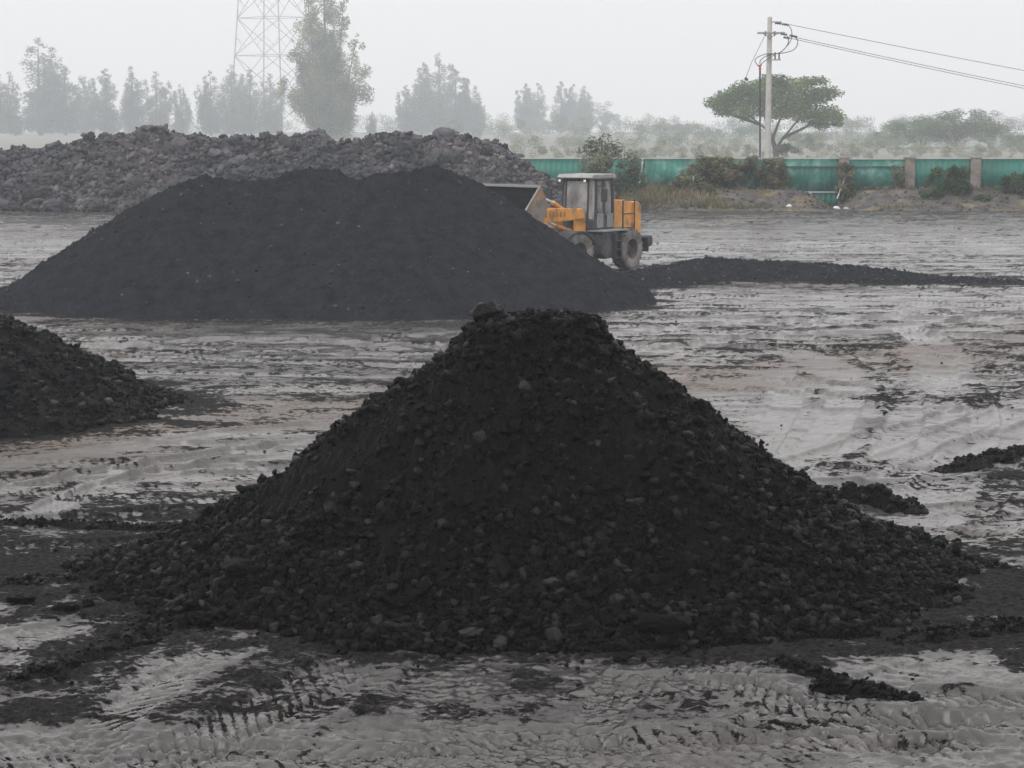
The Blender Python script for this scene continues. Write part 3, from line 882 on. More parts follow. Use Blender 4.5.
# ------------------------------------------------------------------ wheel loader
M['orange'] = mat('orange_paint', (0.72, 0.33, 0.07), 0.45, noise=(2.5, 0.75, 1.1), wear=(1.7, (0.20, 0.13, 0.08), 0.52, 0.68), bump=(30, 0.15, 0.01))
M['dark_paint'] = mat('dark_grey_paint', (0.045, 0.05, 0.06), 0.6, noise=(3, 0.6, 1.3), wear=(2.0, (0.11, 0.11, 0.11), 0.5, 0.66))
M['dark_frame'] = mat('dark_cab_frame', (0.035, 0.037, 0.042), 0.55, noise=(3, 0.7, 1.2))
M['roof_white'] = mat('dusty_white_roof', (0.36, 0.365, 0.36), 0.6, noise=(3, 0.6, 1.15), wear=(1.5, (0.2, 0.19, 0.18), 0.5, 0.65))
M['pale_panel'] = mat('pale_grey_panel', (0.26, 0.27, 0.28), 0.6, noise=(4, 0.7, 1.1))
M['rubber'] = mat('muddy_rubber', (0.12, 0.117, 0.115), 0.85, spec=0.2, noise=(3, 0.7, 1.4), wear=(2, (0.24, 0.23, 0.22), 0.42, 0.62))
M['rim'] = mat('dusty_rim', (0.075, 0.065, 0.06), 0.7, noise=(5, 0.6, 1.2), wear=(4, (0.03, 0.03, 0.03), 0.5, 0.65))
M['bucket_side'] = mat('dusty_bucket_side', (0.21, 0.19, 0.17), 0.6, noise=(3, 0.6, 1.2), wear=(1.6, (0.45, 0.23, 0.08), 0.49, 0.66))
M['bucket'] = mat('worn_bucket_steel', (0.035, 0.034, 0.034), 0.55, noise=(3, 0.6, 1.2), wear=(2.2, (0.015, 0.015, 0.015), 0.42, 0.58))
M['bright_steel'] = mat('bright_steel', (0.75, 0.75, 0.74), 0.3, metal=0.6)
M['lamp'] = mat('white_lamp_glass', (0.85, 0.85, 0.85), 0.2)
M['letter'] = mat('faded_lettering', (0.34, 0.15, 0.04), 0.6)
M['seat'] = mat('black_seat', (0.02, 0.02, 0.022), 0.7)

def glass():
    m = bpy.data.materials.new('dusty_glass')
    m.use_nodes = True
    n, l = m.node_tree.nodes, m.node_tree.links
    n.remove(n['Principled BSDF'])
    t = n.new('ShaderNodeBsdfTransparent'); t.inputs[0].default_value = (0.86, 0.89, 0.9, 1)
    g = n.new('ShaderNodeBsdfGlossy'); g.inputs['Roughness'].default_value = 0.08; g.inputs[0].default_value = (0.9, 0.9, 0.9, 1)
    d = n.new('ShaderNodeBsdfDiffuse'); d.inputs[0].default_value = (0.5, 0.5, 0.5, 1)
    f = n.new('ShaderNodeFresnel'); f.inputs[0].default_value = 1.5
    s1 = n.new('ShaderNodeMixShader'); s2 = n.new('ShaderNodeMixShader')
    nz = n.new('ShaderNodeTexNoise'); nz.inputs['Scale'].default_value = 1.6
    r = n.new('ShaderNodeMapRange'); r.inputs[1].default_value = 0.35; r.inputs[2].default_value = 0.7; r.inputs[3].default_value = 0.18; r.inputs[4].default_value = 0.66
    l.new(nz.outputs['Fac'], r.inputs[0]); l.new(r.outputs[0], s1.inputs[0])
    l.new(t.outputs[0], s1.inputs[1]); l.new(d.outputs[0], s1.inputs[2])
    l.new(f.outputs[0], s2.inputs[0]); l.new(s1.outputs[0], s2.inputs[1]); l.new(g.outputs[0], s2.inputs[2])
    l.new(s2.outputs[0], n['Material Output'].inputs['Surface'])
    return m
M['glass'] = glass()

LX, LY, LROT = 2.43, 70.5, R(235)
def make_loader():
    root = empty('wheel_loader', (LX, LY, 0.0), LROT)
    tag(root, 'orange wheel loader with a white cab roof raising its bucket over the long heap', 'wheel loader')
    A = R(-12)                                            # the front half is steered to one side
    TR = 0.72
    # --- rear body
    b = MB()
    b.box(-3.05, 0.1, -0.5, 0.5, 0.55, 1.3)
    b.prism([(-2.95, 1.3), (0.1, 1.3), (0.1, 1.5), (-2.95, 1.42)], -0.62, 0.62)
    b.build('rear_frame', M['dark_paint'], root, 0.02)
    h = MB()
    h.prism([(-2.42, 1.38), (-1.06, 1.42), (-1.06, 2.46), (-2.42, 2.38)], -0.62, 0.62)
    h.build('engine_hood', M['orange'], root, 0.05)
    r_ = MB().prism([(-2.98, 1.15), (-2.45, 1.15), (-2.45, 2.34), (-2.75, 2.34), (-2.98, 2.2)], -0.66, 0.66)
    rad = r_.build('radiator_cover', M['orange'], root, 0.05)
    g = MB()
    for i in range(9): g.box(-3.0, -2.985, -0.5, 0.5, 1.3 + i * 0.09, 1.34 + i * 0.09)
    g.build('grille', M['dark_paint'], rad)
    MB().prism([(-3.25, 0.75), (-2.7, 0.6), (-2.7, 1.12), (-3.25, 1.1)], -1.0, 1.0).build('counterweight', M['dark_paint'], root, 0.05)
    t = MB().tube([(-1.7, -0.3, 2.4), (-1.7, -0.3, 3.0), (-1.8, -0.3, 3.12)], 0.06, 10)
    t.build('exhaust_pipe', M['dark_frame'], root)
    # --- side tanks with steps, both sides
    for s in (1, -1):
        y0, y1 = (0.5, 1.12) if s > 0 else (-1.12, -0.5)
        tk = MB().prism([(-0.72, 0.5), (0.1, 0.42), (0.3, 0.6), (0.3, 1.36), (-0.72, 1.36)], y0, y1).build('side_tank', M['dark_paint'], root, 0.04)
        st = MB()
        yo = y1 if s > 0 else y0
        for zz in (0.42, 0.72, 1.02): st.box(-0.72, -0.3, min(yo, yo + s * 0.14), max(yo, yo + s * 0.14), zz, zz + 0.035)
        for xx in (-0.72, -0.33): st.box(xx, xx + 0.03, min(yo, yo + s * 0.12), max(yo, yo + s * 0.12), 0.36, 1.3)
        st.build('step', M['dark_frame'], tk)
        dk = MB().box(-1.3, 0.42, min(s * 0.5, s * 1.18), max(s * 0.5, s * 1.18), 1.37, 1.43)
        dk.build('deck', M['pale_panel'], root, 0.01)
        # handrails on the deck
        hr_ = MB()
        hr_.tube([(-0.98, s * 1.12, 1.43), (-0.98, s * 1.12, 2.42), (-1.75, s * 1.12, 2.42), (-1.75, s * 1.12, 1.36)], 0.03, 7)
        hr_.tube([(-0.98, s * 1.12, 1.95), (-1.75, s * 1.12, 1.95)], 0.025, 7)
        hr_.build('handrail', M['dark_frame'], root)
        mf = MB().box(-2.62, -2.2, min(s * 0.7, s * 1.2), max(s * 0.7, s * 1.2), 1.05, 1.12)
        mf.box(-2.62, -2.58, min(s * 0.7, s * 1.2), max(s * 0.7, s * 1.2), 0.55, 1.05)
        mf.build('mud_flap', M['dark_paint'], root)
    # --- cab
    CX0, CX1, CW, Z0, Z1 = -1.04, 0.36, 0.72, 1.44, 3.2
    cab = MB()
    cab.prism([(CX0, Z0), (CX1, Z0), (CX1, 1.78), (0.0, 1.82), (CX0, 1.82)], -CW, CW)
    cabo = cab.build('cab', M['dark_paint'], root, 0.03)
    fr = MB()
    def pillar(xb, yb, xt, yt, w=0.055):
        for i in range(1):
            fr.tube([(xb, yb, 1.78), (xt, yt, Z1)], w, 6)
    for s in (1, -1):
        pillar(CX1 - 0.04, s * (CW - 0.26), CX1 - 0.12, s * (CW - 0.26), 0.035)     # windscreen corner posts
        pillar(CX1 - 0.22, s * (CW - 0.03), CX1 - 0.28, s * (CW - 0.05), 0.05)
        pillar(-0.38, s * (CW - 0.02), -0.38, s * (CW - 0.05), 0.055)
        pillar(CX0 + 0.05, s * (CW - 0.03), CX0 + 0.08, s * (CW - 0.06), 0.06)
        fr.tube([(CX1 - 0.28, s * (CW - 0.05), Z1 - 0.03), (CX0 + 0.08, s * (CW - 0.06), Z1 - 0.03)], 0.05, 6)
    fr.tube([(CX1 - 0.12, -CW + 0.26, Z1 - 0.03), (CX1 - 0.12, CW - 0.26, Z1 - 0.03)], 0.05, 6)
    fr.build('cab_frame', M['dark_frame'], cabo)
    rf = MB().prism([(CX0 - 0.12, Z1), (CX1 + 0.06, Z1), (CX1 + 0.12, Z1 + 0.05), (CX1 - 0.05, Z1 + 0.16), (CX0, Z1 + 0.16), (CX0 - 0.12, Z1 + 0.08)], -CW - 0.02, CW + 0.02)
    rf.build('cab_roof', M['roof_white'], cabo, 0.03)
    def pane(name, pts, th=0.012):
        """thin solid pane through four corner points"""
        p = [Vector(q) for q in pts]
        n_ = (p[1] - p[0]).cross(p[3] - p[0]).normalized() * th
        v = [q for q in p] + [q + n_ for q in p]
        return MB().add(v, [(0, 1, 2, 3), (7, 6, 5, 4), (0, 4, 5, 1), (1, 5, 6, 2), (2, 6, 7, 3), (3, 7, 4, 0)]).build(name, M['glass'], cabo)
    pane('windscreen', [(CX1 - 0.05, -CW + 0.3, 1.8), (CX1 - 0.05, CW - 0.3, 1.8), (CX1 - 0.13, CW - 0.3, Z1 - 0.08), (CX1 - 0.13, -CW + 0.3, Z1 - 0.08)])
    for s in (1, -1):
        pane('corner_window', [(CX1 - 0.07, s * (CW - 0.23), 1.8), (CX1 - 0.19, s * (CW - 0.07), 1.8), (CX1 - 0.25, s * (CW - 0.08), Z1 - 0.08), (CX1 - 0.14, s * (CW - 0.23), Z1 - 0.08)])
        pane('side_window', [(CX0 + 0.12, s * (CW - 0.05), 1.83), (-0.44, s * (CW - 0.05), 1.83), (-0.44, s * (CW - 0.06), Z1 - 0.09), (CX0 + 0.14, s * (CW - 0.06), Z1 - 0.09)])
        dr = pane('door_window', [(-0.32, s * (CW - 0.03), 2.02), (CX1 - 0.28, s * (CW - 0.03), 2.02), (CX1 - 0.32, s * (CW - 0.05), Z1 - 0.09), (-0.32, s * (CW - 0.05), Z1 - 0.09)])
        MB().box(-0.33, CX1 - 0.26, min(s * (CW - 0.04), s * (CW + 0.012)), max(s * (CW - 0.04), s * (CW + 0.012)), 1.5, 2.0).build('door', M['pale_panel'] if s > 0 else M['dark_paint'], cabo, 0.01)
        pl = MB().box(CX0 + 0.08, CX0 + 0.5, min(s * (CW + 0.003), s * (CW + 0.02)), max(s * (CW + 0.003), s * (CW + 0.02)), 1.5, 1.98)
        pl.build('cab_panel', M['pale_panel'], cabo, 0.01)
    pane('rear_window', [(CX0 + 0.04, -CW + 0.1, 1.95), (CX0 + 0.04, CW - 0.1, 1.95), (CX0 + 0.06, CW - 0.12, Z1 - 0.1), (CX0 + 0.06, -CW + 0.12, Z1 - 0.1)])
    MB().prism([(-0.78, 1.83), (-0.3, 1.83), (-0.3, 2.05), (-0.66, 2.05), (-0.72, 2.62), (-0.82, 2.62)], -0.26, 0.26).build('operator_seat', M['seat'], root, 0.03)
    sw = MB().tube([(0.2, 0, 1.8), (0.08, 0, 2.2)], 0.035, 8)
    ring = [(0.08 + 0.06 * math.cos(a), 0.19 * math.sin(a), 2.21 + 0.18 * math.cos(a) * 0.55) for a in np.linspace(0, 2 * math.pi, 17)]
    sw.tube(ring, 0.016, 6, False)
    sw.build('steering_wheel', M['seat'], root)
    for yy in (-0.6, 0.45):
        lp = MB().box(CX1 + 0.02, CX1 + 0.1, yy - 0.06, yy + 0.06, Z1 - 0.12, Z1 - 0.01).build('headlight', M['dark_frame'], root, 0.01)
        MB().box(CX1 + 0.1, CX1 + 0.115, yy - 0.045, yy + 0.045, Z1 - 0.105, Z1 - 0.025).build('lens', M['lamp'], lp)
    for s, mx in ((1, 0.16), (-1, 0.52)):
        mm = MB()
        yy = s * (1.08 if s > 0 else 1.0)
        mm.prism([(yy - 0.12, 2.42), (yy + 0.12, 2.42), (yy + 0.13, 2.86), (yy, 2.92), (yy - 0.13, 2.86)], mx, mx + 0.07, 'x')
        mo = mm.build('side_mirror', M['dark_frame'], root, 0.02)
        MB().tube([(CX1 - 0.25, s * (CW - 0.03), 2.95), (mx + 0.03, yy, 2.95), (mx + 0.03, yy, 2.35)], 0.02, 6).build('mirror_arm', M['dark_frame'], mo)
        MB().box(mx - 0.012, mx - 0.002, yy - 0.1, yy + 0.1, 2.47, 2.82).build('mirror_glass', M['bright_steel'], mo)
    # --- front half (rotated about the articulation joint)
    f = MB().box(0.12, 2.1, -0.42, 0.42, 0.6, 1.2)
    f.prism([(0.2, 1.2), (1.7, 1.2), (1.3, 1.5), (0.3, 1.5)], -0.4, 0.4)
    f.tube([(1.3, -0.75, 0.7), (1.3, 0.75, 0.7)], 0.22, 14)
    f.rot(A).build('front_frame', M['dark_paint'], root, 0.02)
    tw = MB()
    for s in (1, -1):
        tw.prism([(0.3, 1.3), (0.85, 1.3), (0.82, 1.9), (0.66, 2.2), (0.5, 2.2), (0.34, 1.9)], s * 0.5 - 0.05, s * 0.5 + 0.05)
    tw.rot(A).build('arm_tower', M['orange'], root, 0.02)
    pin = MB()
    for s in (1, -1): pin.tube([(0.58, s * 0.42, 2.0), (0.58, s * 0.6, 2.0)], 0.09, 14)
    pin.rot(A).build('tower_pin', M['dark_paint'], root)
    BX = 3.0                                              # bucket hinge
    for s in (1, -1):
        a = MB().prism([(0.5, 1.84), (1.5, 1.78), (BX - 0.25, 1.72), (BX + 0.05, 1.85), (BX + 0.08, 2.1), (BX - 0.3, 2.2), (1.5, 2.24), (0.62, 2.16), (0.5, 2.05)], s * 0.62 - 0.06, s * 0.62 + 0.06)
        a.rot(A)
        ao = a.build('lift_arm', M['orange'], root, 0.02)
        if s > 0:
            le = MB()                                     # worn lettering, no longer readable
            lr = np.random.default_rng(4)
            for k in range(7):
                x0 = 2.45 - k * 0.17
                for q in range(3):
                    w_ = lr.uniform(0.03, 0.11); zz = 1.94 + lr.uniform(0, 0.15); xx = x0 + lr.uniform(0, 0.05)
                    le.box(xx, xx + w_, 0.683 + 0.002 * q, 0.688 + 0.002 * q, zz, zz + 0.03)
                le.box(x0 + lr.uniform(0, 0.08), x0 + lr.uniform(0.09, 0.12), 0.69, 0.694, 1.93, 2.11)
            le.rot(A).build('lettering', M['letter'], ao)
        cy = MB().tube([(0.75, s * 0.36, 1.35), (1.6, s * 0.36, 1.62)], 0.085, 10).rot(A).build('lift_cylinder', M['orange'], root)
        MB().tube([(1.6, s * 0.36, 1.62), (2.1, s * 0.36, 1.8)], 0.05, 10).rot(A).build('piston_rod', M['bright_steel'], cy)
        # front fender
        fe = MB()
        arc = [(1.3 + 0.86 * math.cos(q), 0.66 + 0.80 * math.sin(q)) for q in np.linspace(R(158), R(35), 10)]
        arc2 = [(1.3 + 0.81 * math.cos(q), 0.66 + 0.75 * math.sin(q)) for q in np.linspace(R(35), R(158), 10)]
        fe.prism(arc + arc2, min(s * 0.55, s * 1.3), max(s * 0.55, s * 1.3))
        fe.rot(A).build('fender', M['dark_paint'], root)
    MB().tube([(1.9, -0.5, 1.95), (1.9, 0.5, 1.95)], 0.1, 12).rot(A).build('cross_tube', M['orange'], root)
    bc = MB().prism([(1.75, 1.8), (1.95, 1.75), (2.1, 2.3), (2.05, 2.65), (1.9, 2.65), (1.85, 2.3)], -0.09, 0.09).rot(A).build('bell_crank', M['orange'], root, 0.02)
    tc_ = MB().tube([(0.7, 0, 2.0), (1.4, 0, 2.4)], 0.09, 10).rot(A).build('tilt_cylinder', M['orange'], root)
    MB().tube([(1.4, 0, 2.4), (1.95, 0, 2.6)], 0.05, 10).rot(A).build('piston_rod', M['bright_steel'], tc_)
    MB().tube([(1.95, 0, 1.82), (BX + 0.1, 0, 2.45)], 0.06, 10).rot(A).build('bucket_link', M['orange'], root)
    # bucket: curved shell open forwards
    BW = 1.42
    outer = [(BX + 0.38, 3.02), (BX + 0.16, 2.72), (BX + 0.06, 2.4), (BX + 0.1, 2.08), (BX + 0.28, 1.86), (BX + 0.6, 1.84), (BX + 1.15, 2.12)]
    inner_ = [(BX + 1.13, 2.15), (BX + 0.58, 1.89), (BX + 0.31, 1.91), (BX + 0.15, 2.1), (BX + 0.11, 2.4), (BX + 0.2, 2.69), (BX + 0.42, 2.99)]
    bk = MB().prism(outer + inner_, -BW, BW).rot(A).build('bucket', M['bucket'], root)
    for s in (1, -1):
        y0, y1 = (BW + 0.002, BW + 0.045) if s > 0 else (-BW - 0.045, -BW - 0.002)
        sp = MB().prism(outer, y0, y1).rot(A).build('side_plate', M['bucket_side'], bk)
        se = MB().prism([(BX + 0.36, 3.03), (BX + 1.16, 2.09), (BX + 1.18, 2.12), (BX + 0.385, 3.06)], y0 - 0.015, y1 + 0.015).rot(A).build('side_cutter', M['pale_panel'], bk)
    MB().prism([(BX + 0.36, 2.98), (BX + 0.44, 2.98), (BX + 0.44, 3.07), (BX + 0.36, 3.07)], -BW + 0.02, BW - 0.02).rot(A).build('spill_guard', M['pale_panel'], bk, 0.01)
    MB().box(BX + 1.05, BX + 1.26, -BW + 0.02, BW - 0.02, 2.11, 2.155).rot(A).build('cutting_edge', M['bright_steel'], bk)
    for s in (1, -1):
        MB().prism([(BX - 0.12, 1.8), (BX + 0.2, 1.86), (BX + 0.12, 2.6), (BX + 0.0, 2.6)], s * 0.62 + 0.08, s * 0.62 + 0.13).rot(A).build('hinge_plate', M['orange'], bk)
    # --- wheels
    def wheel(cx, cy, s):
        W = 0.27
        prof = [(0.36, -W * 0.9), (0.5, -W), (TR - 0.09, -W * 0.97), (TR - 0.035, -W * 0.8), (TR - 0.03, 0), (TR - 0.035, W * 0.8), (TR - 0.09, W * 0.97), (0.5, W), (0.36, W * 0.9), (0.34, 0), (0.36, -W * 0.9)]
        hub = empty('wheel', (cx, cy, TR - 0.01))
        hub.parent = root
        tm = MB().lathe(prof, (0, 0, 0), 40)
        for k in range(22):                               # lugs
            a = 2 * math.pi * k / 22
            for sd in (1, -1):
                a2 = a + (math.pi / 22 if sd > 0 else 0)
                c0 = [(TR - 0.05, 0.02 * sd, a2 - 0.05), (TR - 0.05, W * 0.93 * sd, a2 + 0.10), (TR - 0.05, W * 0.93 * sd, a2 + 0.22), (TR - 0.05, 0.02 * sd, a2 + 0.07)]
                c1 = [(TR + (0.0 if i in (0, 3) else -0.01), q[1], q[2]) for i, q in enumerate(c0)]
                v = [(r_ * math.cos(t_), y_, r_ * math.sin(t_)) for r_, y_, t_ in c0 + c1]
                tm.add(v, [(0, 1, 2, 3), (7, 6, 5, 4), (0, 4, 5, 1), (1, 5, 6, 2), (2, 6, 7, 3), (3, 7, 4, 0)])
        ty = tm.build('tyre', M['rubber'], hub)
        rm = MB().lathe([(0.02, s * 0.10), (0.12, s * 0.10), (0.14, s * 0.04), (0.22, s * 0.02), (0.27, s * 0.12), (0.33, s * 0.2), (0.375, s * 0.24), (0.36, s * 0.14), (0.3, -s * 0.1), (0.02, -s * 0.1)], (0, 0, 0), 32)
        for k in range(10):
            a = 2 * math.pi * k / 10
            rm.tube([(0.18 * math.cos(a), s * 0.02, 0.18 * math.sin(a)), (0.18 * math.cos(a), s * 0.06, 0.18 * math.sin(a))], 0.018, 6)
        rm.build('rim', M['rim'], hub)
        return hub
    for s in (1, -1):
        wheel(-1.45, s * 1.0, s)
        w_ = wheel(0, 0, s)
        p = Matrix.Rotation(A, 3, 'Z') @ Vector((1.3, s * 1.0, 0))
        w_.location = (p.x, p.y, TR - 0.01); w_.rotation_euler = (0, 0, A)
    return root
loader = make_loader()
for yy in (-0.16, -0.05, 0.07, 0.18):                     # hydraulic hoses over the joint
    MB().tube([(-0.25, yy, 1.25), (0.0, yy * 1.3, 1.62), (0.3, yy, 1.5), (0.62, yy, 1.75)], 0.022, 6).build('hose', M['seat'], loader)
for s_ in (1, -1): MB().tube([(0.12, s_ * 0.78, 1.2), (0.12, s_ * 1.14, 1.2)], 0.09, 10).build('tank_cap', M['dark_frame'], loader)

BXL = 3.0  # dark solid added to fill the bucket, whose inside came out too pale
load = MB().prism([(BXL + 0.40, 2.97), (BXL + 0.26, 2.75), (BXL + 0.19, 2.6), (BXL + 0.2, 2.15), (BXL + 0.36, 1.98), (BXL + 0.6, 1.95), (BXL + 0.98, 2.16), (BXL + 0.88, 2.42), (BXL + 0.66, 2.75)], -1.37, 1.37).rot(R(-12)).build('bucket_filling', M['coal'], None, 0.08)
load.location = (LX, LY, 0); load.rotation_euler = (0, 0, LROT)
tag(load, 'dark filling in the raised bucket of the orange wheel loader', 'coal load')

# the operator, seated in the cab
def make_operator():
    me = bpy.data.meshes.new('person')
    J = [((0, 0, 0.0), 0.15), ((-0.02, 0, 0.2), 0.145), ((-0.03, 0, 0.42), 0.15), ((-0.02, 0, 0.53), 0.06), ((0.0, 0, 0.62), 0.075), ((0.01, 0, 0.72), 0.105), ((0.0, 0, 0.80), 0.07),
         ((-0.02, 0.19, 0.45), 0.06), ((0.08, 0.25, 0.2), 0.048), ((0.32, 0.16, 0.24), 0.036), ((0.39, 0.14, 0.26), 0.04),
         ((-0.02, -0.19, 0.45), 0.06), ((0.08, -0.25, 0.2), 0.048), ((0.32, -0.16, 0.24), 0.036), ((0.39, -0.14, 0.26), 0.04),
         ((0.05, 0.1, -0.02), 0.09), ((0.42, 0.13, 0.02), 0.065), ((0.5, 0.13, -0.38), 0.045), ((0.6, 0.13, -0.42), 0.04),
         ((0.05, -0.1, -0.02), 0.09), ((0.42, -0.13, 0.02), 0.065), ((0.5, -0.13, -0.38), 0.045), ((0.6, -0.13, -0.42), 0.04)]
    E = [(0, 1), (1, 2), (2, 3), (3, 4), (4, 5), (5, 6), (2, 7), (7, 8), (8, 9), (9, 10), (2, 11), (11, 12), (12, 13), (13, 14), (0, 15), (15, 16), (16, 17), (17, 18), (0, 19), (19, 20), (20, 21), (21, 22)]
    me.from_pydata([j[0] for j in J], E, [])
    o = link('person', me, mat('dark_jacket_cloth', (0.035, 0.04, 0.055), 0.9))
    sk = o.modifiers.new('skin', 'SKIN')
    for i, j in enumerate(J): me.skin_vertices[0].data[i].radius = (j[1], j[1])
    me.skin_vertices[0].data[0].use_root = True
    ss = o.modifiers.new('smooth', 'SUBSURF'); ss.levels = 1; ss.render_levels = 2
    rot = Matrix.Rotation(LROT, 3, 'Z')
    p = rot @ Vector((-0.48, 0, 0))
    o.location = (LX + p.x, LY + p.y, 2.17)
    o.rotation_euler = (0, 0, LROT)
    tag(o, 'person in dark clothes driving the orange wheel loader from its cab seat', 'person')
    bm = bmesh.new(); bmesh.ops.create_uvsphere(bm, u_segments=16, v_segments=10, radius=0.118)
    bm2 = bpy.data.meshes.new('face'); bmesh.ops.delete(bm, geom=[v for v in bm.verts if v.co.x < 0.02], context='VERTS'); bm.to_mesh(bm2); bm.free()
    f = link('face', bm2, mat('skin', (0.28, 0.17, 0.12), 0.6), o, True); f.location = (0.012, 0, 0.71)
    nose = MB().prism([(0.12, -0.02), (0.15, -0.02), (0.125, 0.03)], -0.014, 0.014).build('nose', f.data.materials[0], f)
    vest = MB().prism([(0.10, 0.12), (0.14, 0.14), (0.13, 0.42), (0.09, 0.44)], -0.12, 0.12).build('red_scarf', mat('red_cloth', (0.45, 0.03, 0.03), 0.8), o, 0.02)
make_operator()

# ------------------------------------------------------------------ verge, fence and what grows on it
def bank_h(x, y):
    sag = 1 - 0.95 * np.exp(-((x - 19.6) / 1.25) ** 2)
    left = sstep(2.0, 7.0, x)
    edge = 118.6 + 0.9 * fbm(x * 0.25, x * 0 + 3.3, 3, 301)
    z = 0.92 * sstep(edge, edge + 4.2, y) * sag * left * sstep(142, 132, y)
    z = z + left * sstep(edge - 0.3, edge + 0.6, y) * (0.20 * sag + 0.16 * fbm(x * 0.7, y * 0.7, 3, 302) + 0.12 * worley(x / 0.8, y / 0.8, 303) * sag)
    return z - 0.08
bx, by_ = np.meshgrid(np.arange(1, 75, 0.16), np.concatenate([np.arange(117, 126, 0.16), np.arange(126, 146, 1.0)]))
bz = bank_h(bx.ravel(), by_.ravel())
tag(link('earth_bank', np_mesh('earth_bank', np.stack([bx.ravel(), by_.ravel(), bz], -1), grid_faces(*bx.shape)), M['bank'], smooth=True), kind='structure')

M['green_panel'] = mat('green_steel_sheet', (0.010, 0.15, 0.115), 0.5, noise=(0.5, 0.6, 1.25), wear=(0.45, (0.04, 0.20, 0.16), 0.48, 0.66))
M['faded_panel'] = mat('faded_green_sheet', (0.02, 0.17, 0.135), 0.6, noise=(0.7, 0.6, 1.25), wear=(0.8, (0.13, 0.30, 0.27), 0.48, 0.6))
M['concrete'] = mat('weathered_concrete', (0.26, 0.23, 0.21), 0.85, noise=(2, 0.7, 1.2), wear=(1.5, (0.14, 0.12, 0.11), 0.5, 0.65), bump=(12, 0.4, 0.02))
M['pole'] = mat('pale_concrete_pole', (0.5, 0.49, 0.47), 0.8, noise=(2, 0.8, 1.1))
M['strip'] = mat('pale_metal_strip', (0.5, 0.53, 0.53), 0.5, noise=(1, 0.7, 1.1))
M['steel'] = mat('galvanised_steel', (0.3, 0.31, 0.32), 0.6)
M['dark_metal'] = mat('dark_metal', (0.06, 0.065, 0.07), 0.5)
M['porcelain'] = mat('porcelain', (0.12, 0.10, 0.10), 0.3)
M['red_tip'] = mat('red_insulation', (0.45, 0.09, 0.06), 0.5)
M['cable'] = mat('black_cable', (0.10, 0.10, 0.105), 0.6)
M['white_bag'] = mat('white_plastic', (0.75, 0.75, 0.75), 0.5)
FY = 124.0
def make_fence():
    root = empty('fence', (18, FY, 0))
    tag(root, 'long fence of green corrugated sheets between concrete pillars behind the yard', 'fence')
    base = Vector((18, FY, 0))
    pitch = 4.06
    x_p = P(909, 180, FY).x
    pil = [x_p + k * pitch for k in range(-9, 8)]
    TOP = 2.98
    def sheet(x0, x1, z0, z1, y, faded):
        n = max(8, int((x1 - x0) / 0.045))
        xs = np.linspace(x0, x1, n)
        yy = y + 0.012 * np.clip(2.2 * np.sin(xs * 2 * np.pi / 0.34), -1, 1)
        v = np.concatenate([np.stack([xs, yy, np.full(n, z0)], -1), np.stack([xs, yy, np.full(n, z1)], -1)]) - np.array(base)
        f = grid_faces(2, n)
        o = link('panel', np_mesh('panel', v, f), M['faded_panel' if faded else 'green_panel'], root)
        s_ = o.modifiers.new('thickness', 'SOLIDIFY'); s_.thickness = 0.006
        if faded: o['label'] = 'faded pale green panel'
    for i in range(len(pil) - 1):
        bare = [512 + q / FY * FPX * math.cos(PITCH) < 700 for q in (pil[i], pil[i + 1])]
        a, b = pil[i] + (0.01 if bare[0] else 0.3), pil[i + 1] - (0.01 if bare[1] else 0.3)
        faded = i in (5, 6, 7, 8)
        z0 = 0.95
        top = TOP + (0.0 if i != 8 else -0.03)
        sheet(a, b, z0, top, FY, faded)
        rl = MB().box(a, b, FY - 0.09, FY - 0.04, top - 0.015, top + 0.055)
        rl.v = [tuple(Vector(p) - base) for p in rl.v]
        rl.build('top_rail', M['strip'], root)
        lo = MB().box(a, b, FY - 0.10, FY - 0.04, z0 - 0.05, z0 + 0.02)
        lo.v = [tuple(Vector(p) - base) for p in lo.v]
        lo.build('bottom_rail', M['strip'] if i in (7, 10) else M['concrete'], root)
        if i in (6, 7, 8):
            mr = MB().box(a, b, FY - 0.10, FY - 0.04, 2.45, 2.52)
            mr.v = [tuple(Vector(p) - base) for p in mr.v]
            mr.build('middle_rail', M['rim'], root)
    # the sheet that closes the dip in the bank
    g0, g1 = P(812, 200, FY).x, P(846, 200, FY).x
    sheet(g0, g1, -0.05, 0.93, FY + 0.08, False)
    for i, xx in enumerate(pil):
        if 512 + xx / FY * FPX < 700: continue
        c = MB().box(xx - 0.30, xx + 0.30, FY - 0.28, FY + 0.28, 0.2, 2.98)
        c.v = [tuple(Vector(p) - base) for p in c.v]
        co = c.build('pillar', M['concrete'], root, 0.02)
        k = MB().box(xx - 0.34, xx + 0.34, FY - 0.32, FY + 0.32, 2.983, 3.09)
        k.v = [tuple(Vector(p) - base) for p in k.v]
        k.build('pillar_cap', M['concrete'], co, 0.02)
make_fence()

# ------------------------------------------------------------------ leaves
def leaf_mesh(name, pos, size, rng, up=0.3, tone=None, aspect=0.7):
    n = len(pos)
    nrm = rng.normal(size=(n, 3)); nrm[:, 2] = np.abs(nrm[:, 2]) + up
    nrm /= np.linalg.norm(nrm, axis=1)[:, None]
    a = np.cross(nrm, rng.normal(size=(n, 3))); a /= np.linalg.norm(a, axis=1)[:, None]
    b = np.cross(nrm, a)
    sz = (size * rng.uniform(0.6, 1.3, n))[:, None]
    v = np.stack([pos - a * sz * 0.6, pos - b * sz * aspect * 0.5 + nrm * sz * 0.12, pos + a * sz * 0.6, pos + b * sz * aspect * 0.5 + nrm * sz * 0.12], 1).reshape(-1, 3)
    f = (np.arange(n) * 4)[:, None] + np.arange(4)[None]
    if tone is None: tone = rng.uniform(0, 1, n)
    return np_mesh(name, v, f, {'tone': np.repeat(np.clip(tone, 0, 1), 4)})

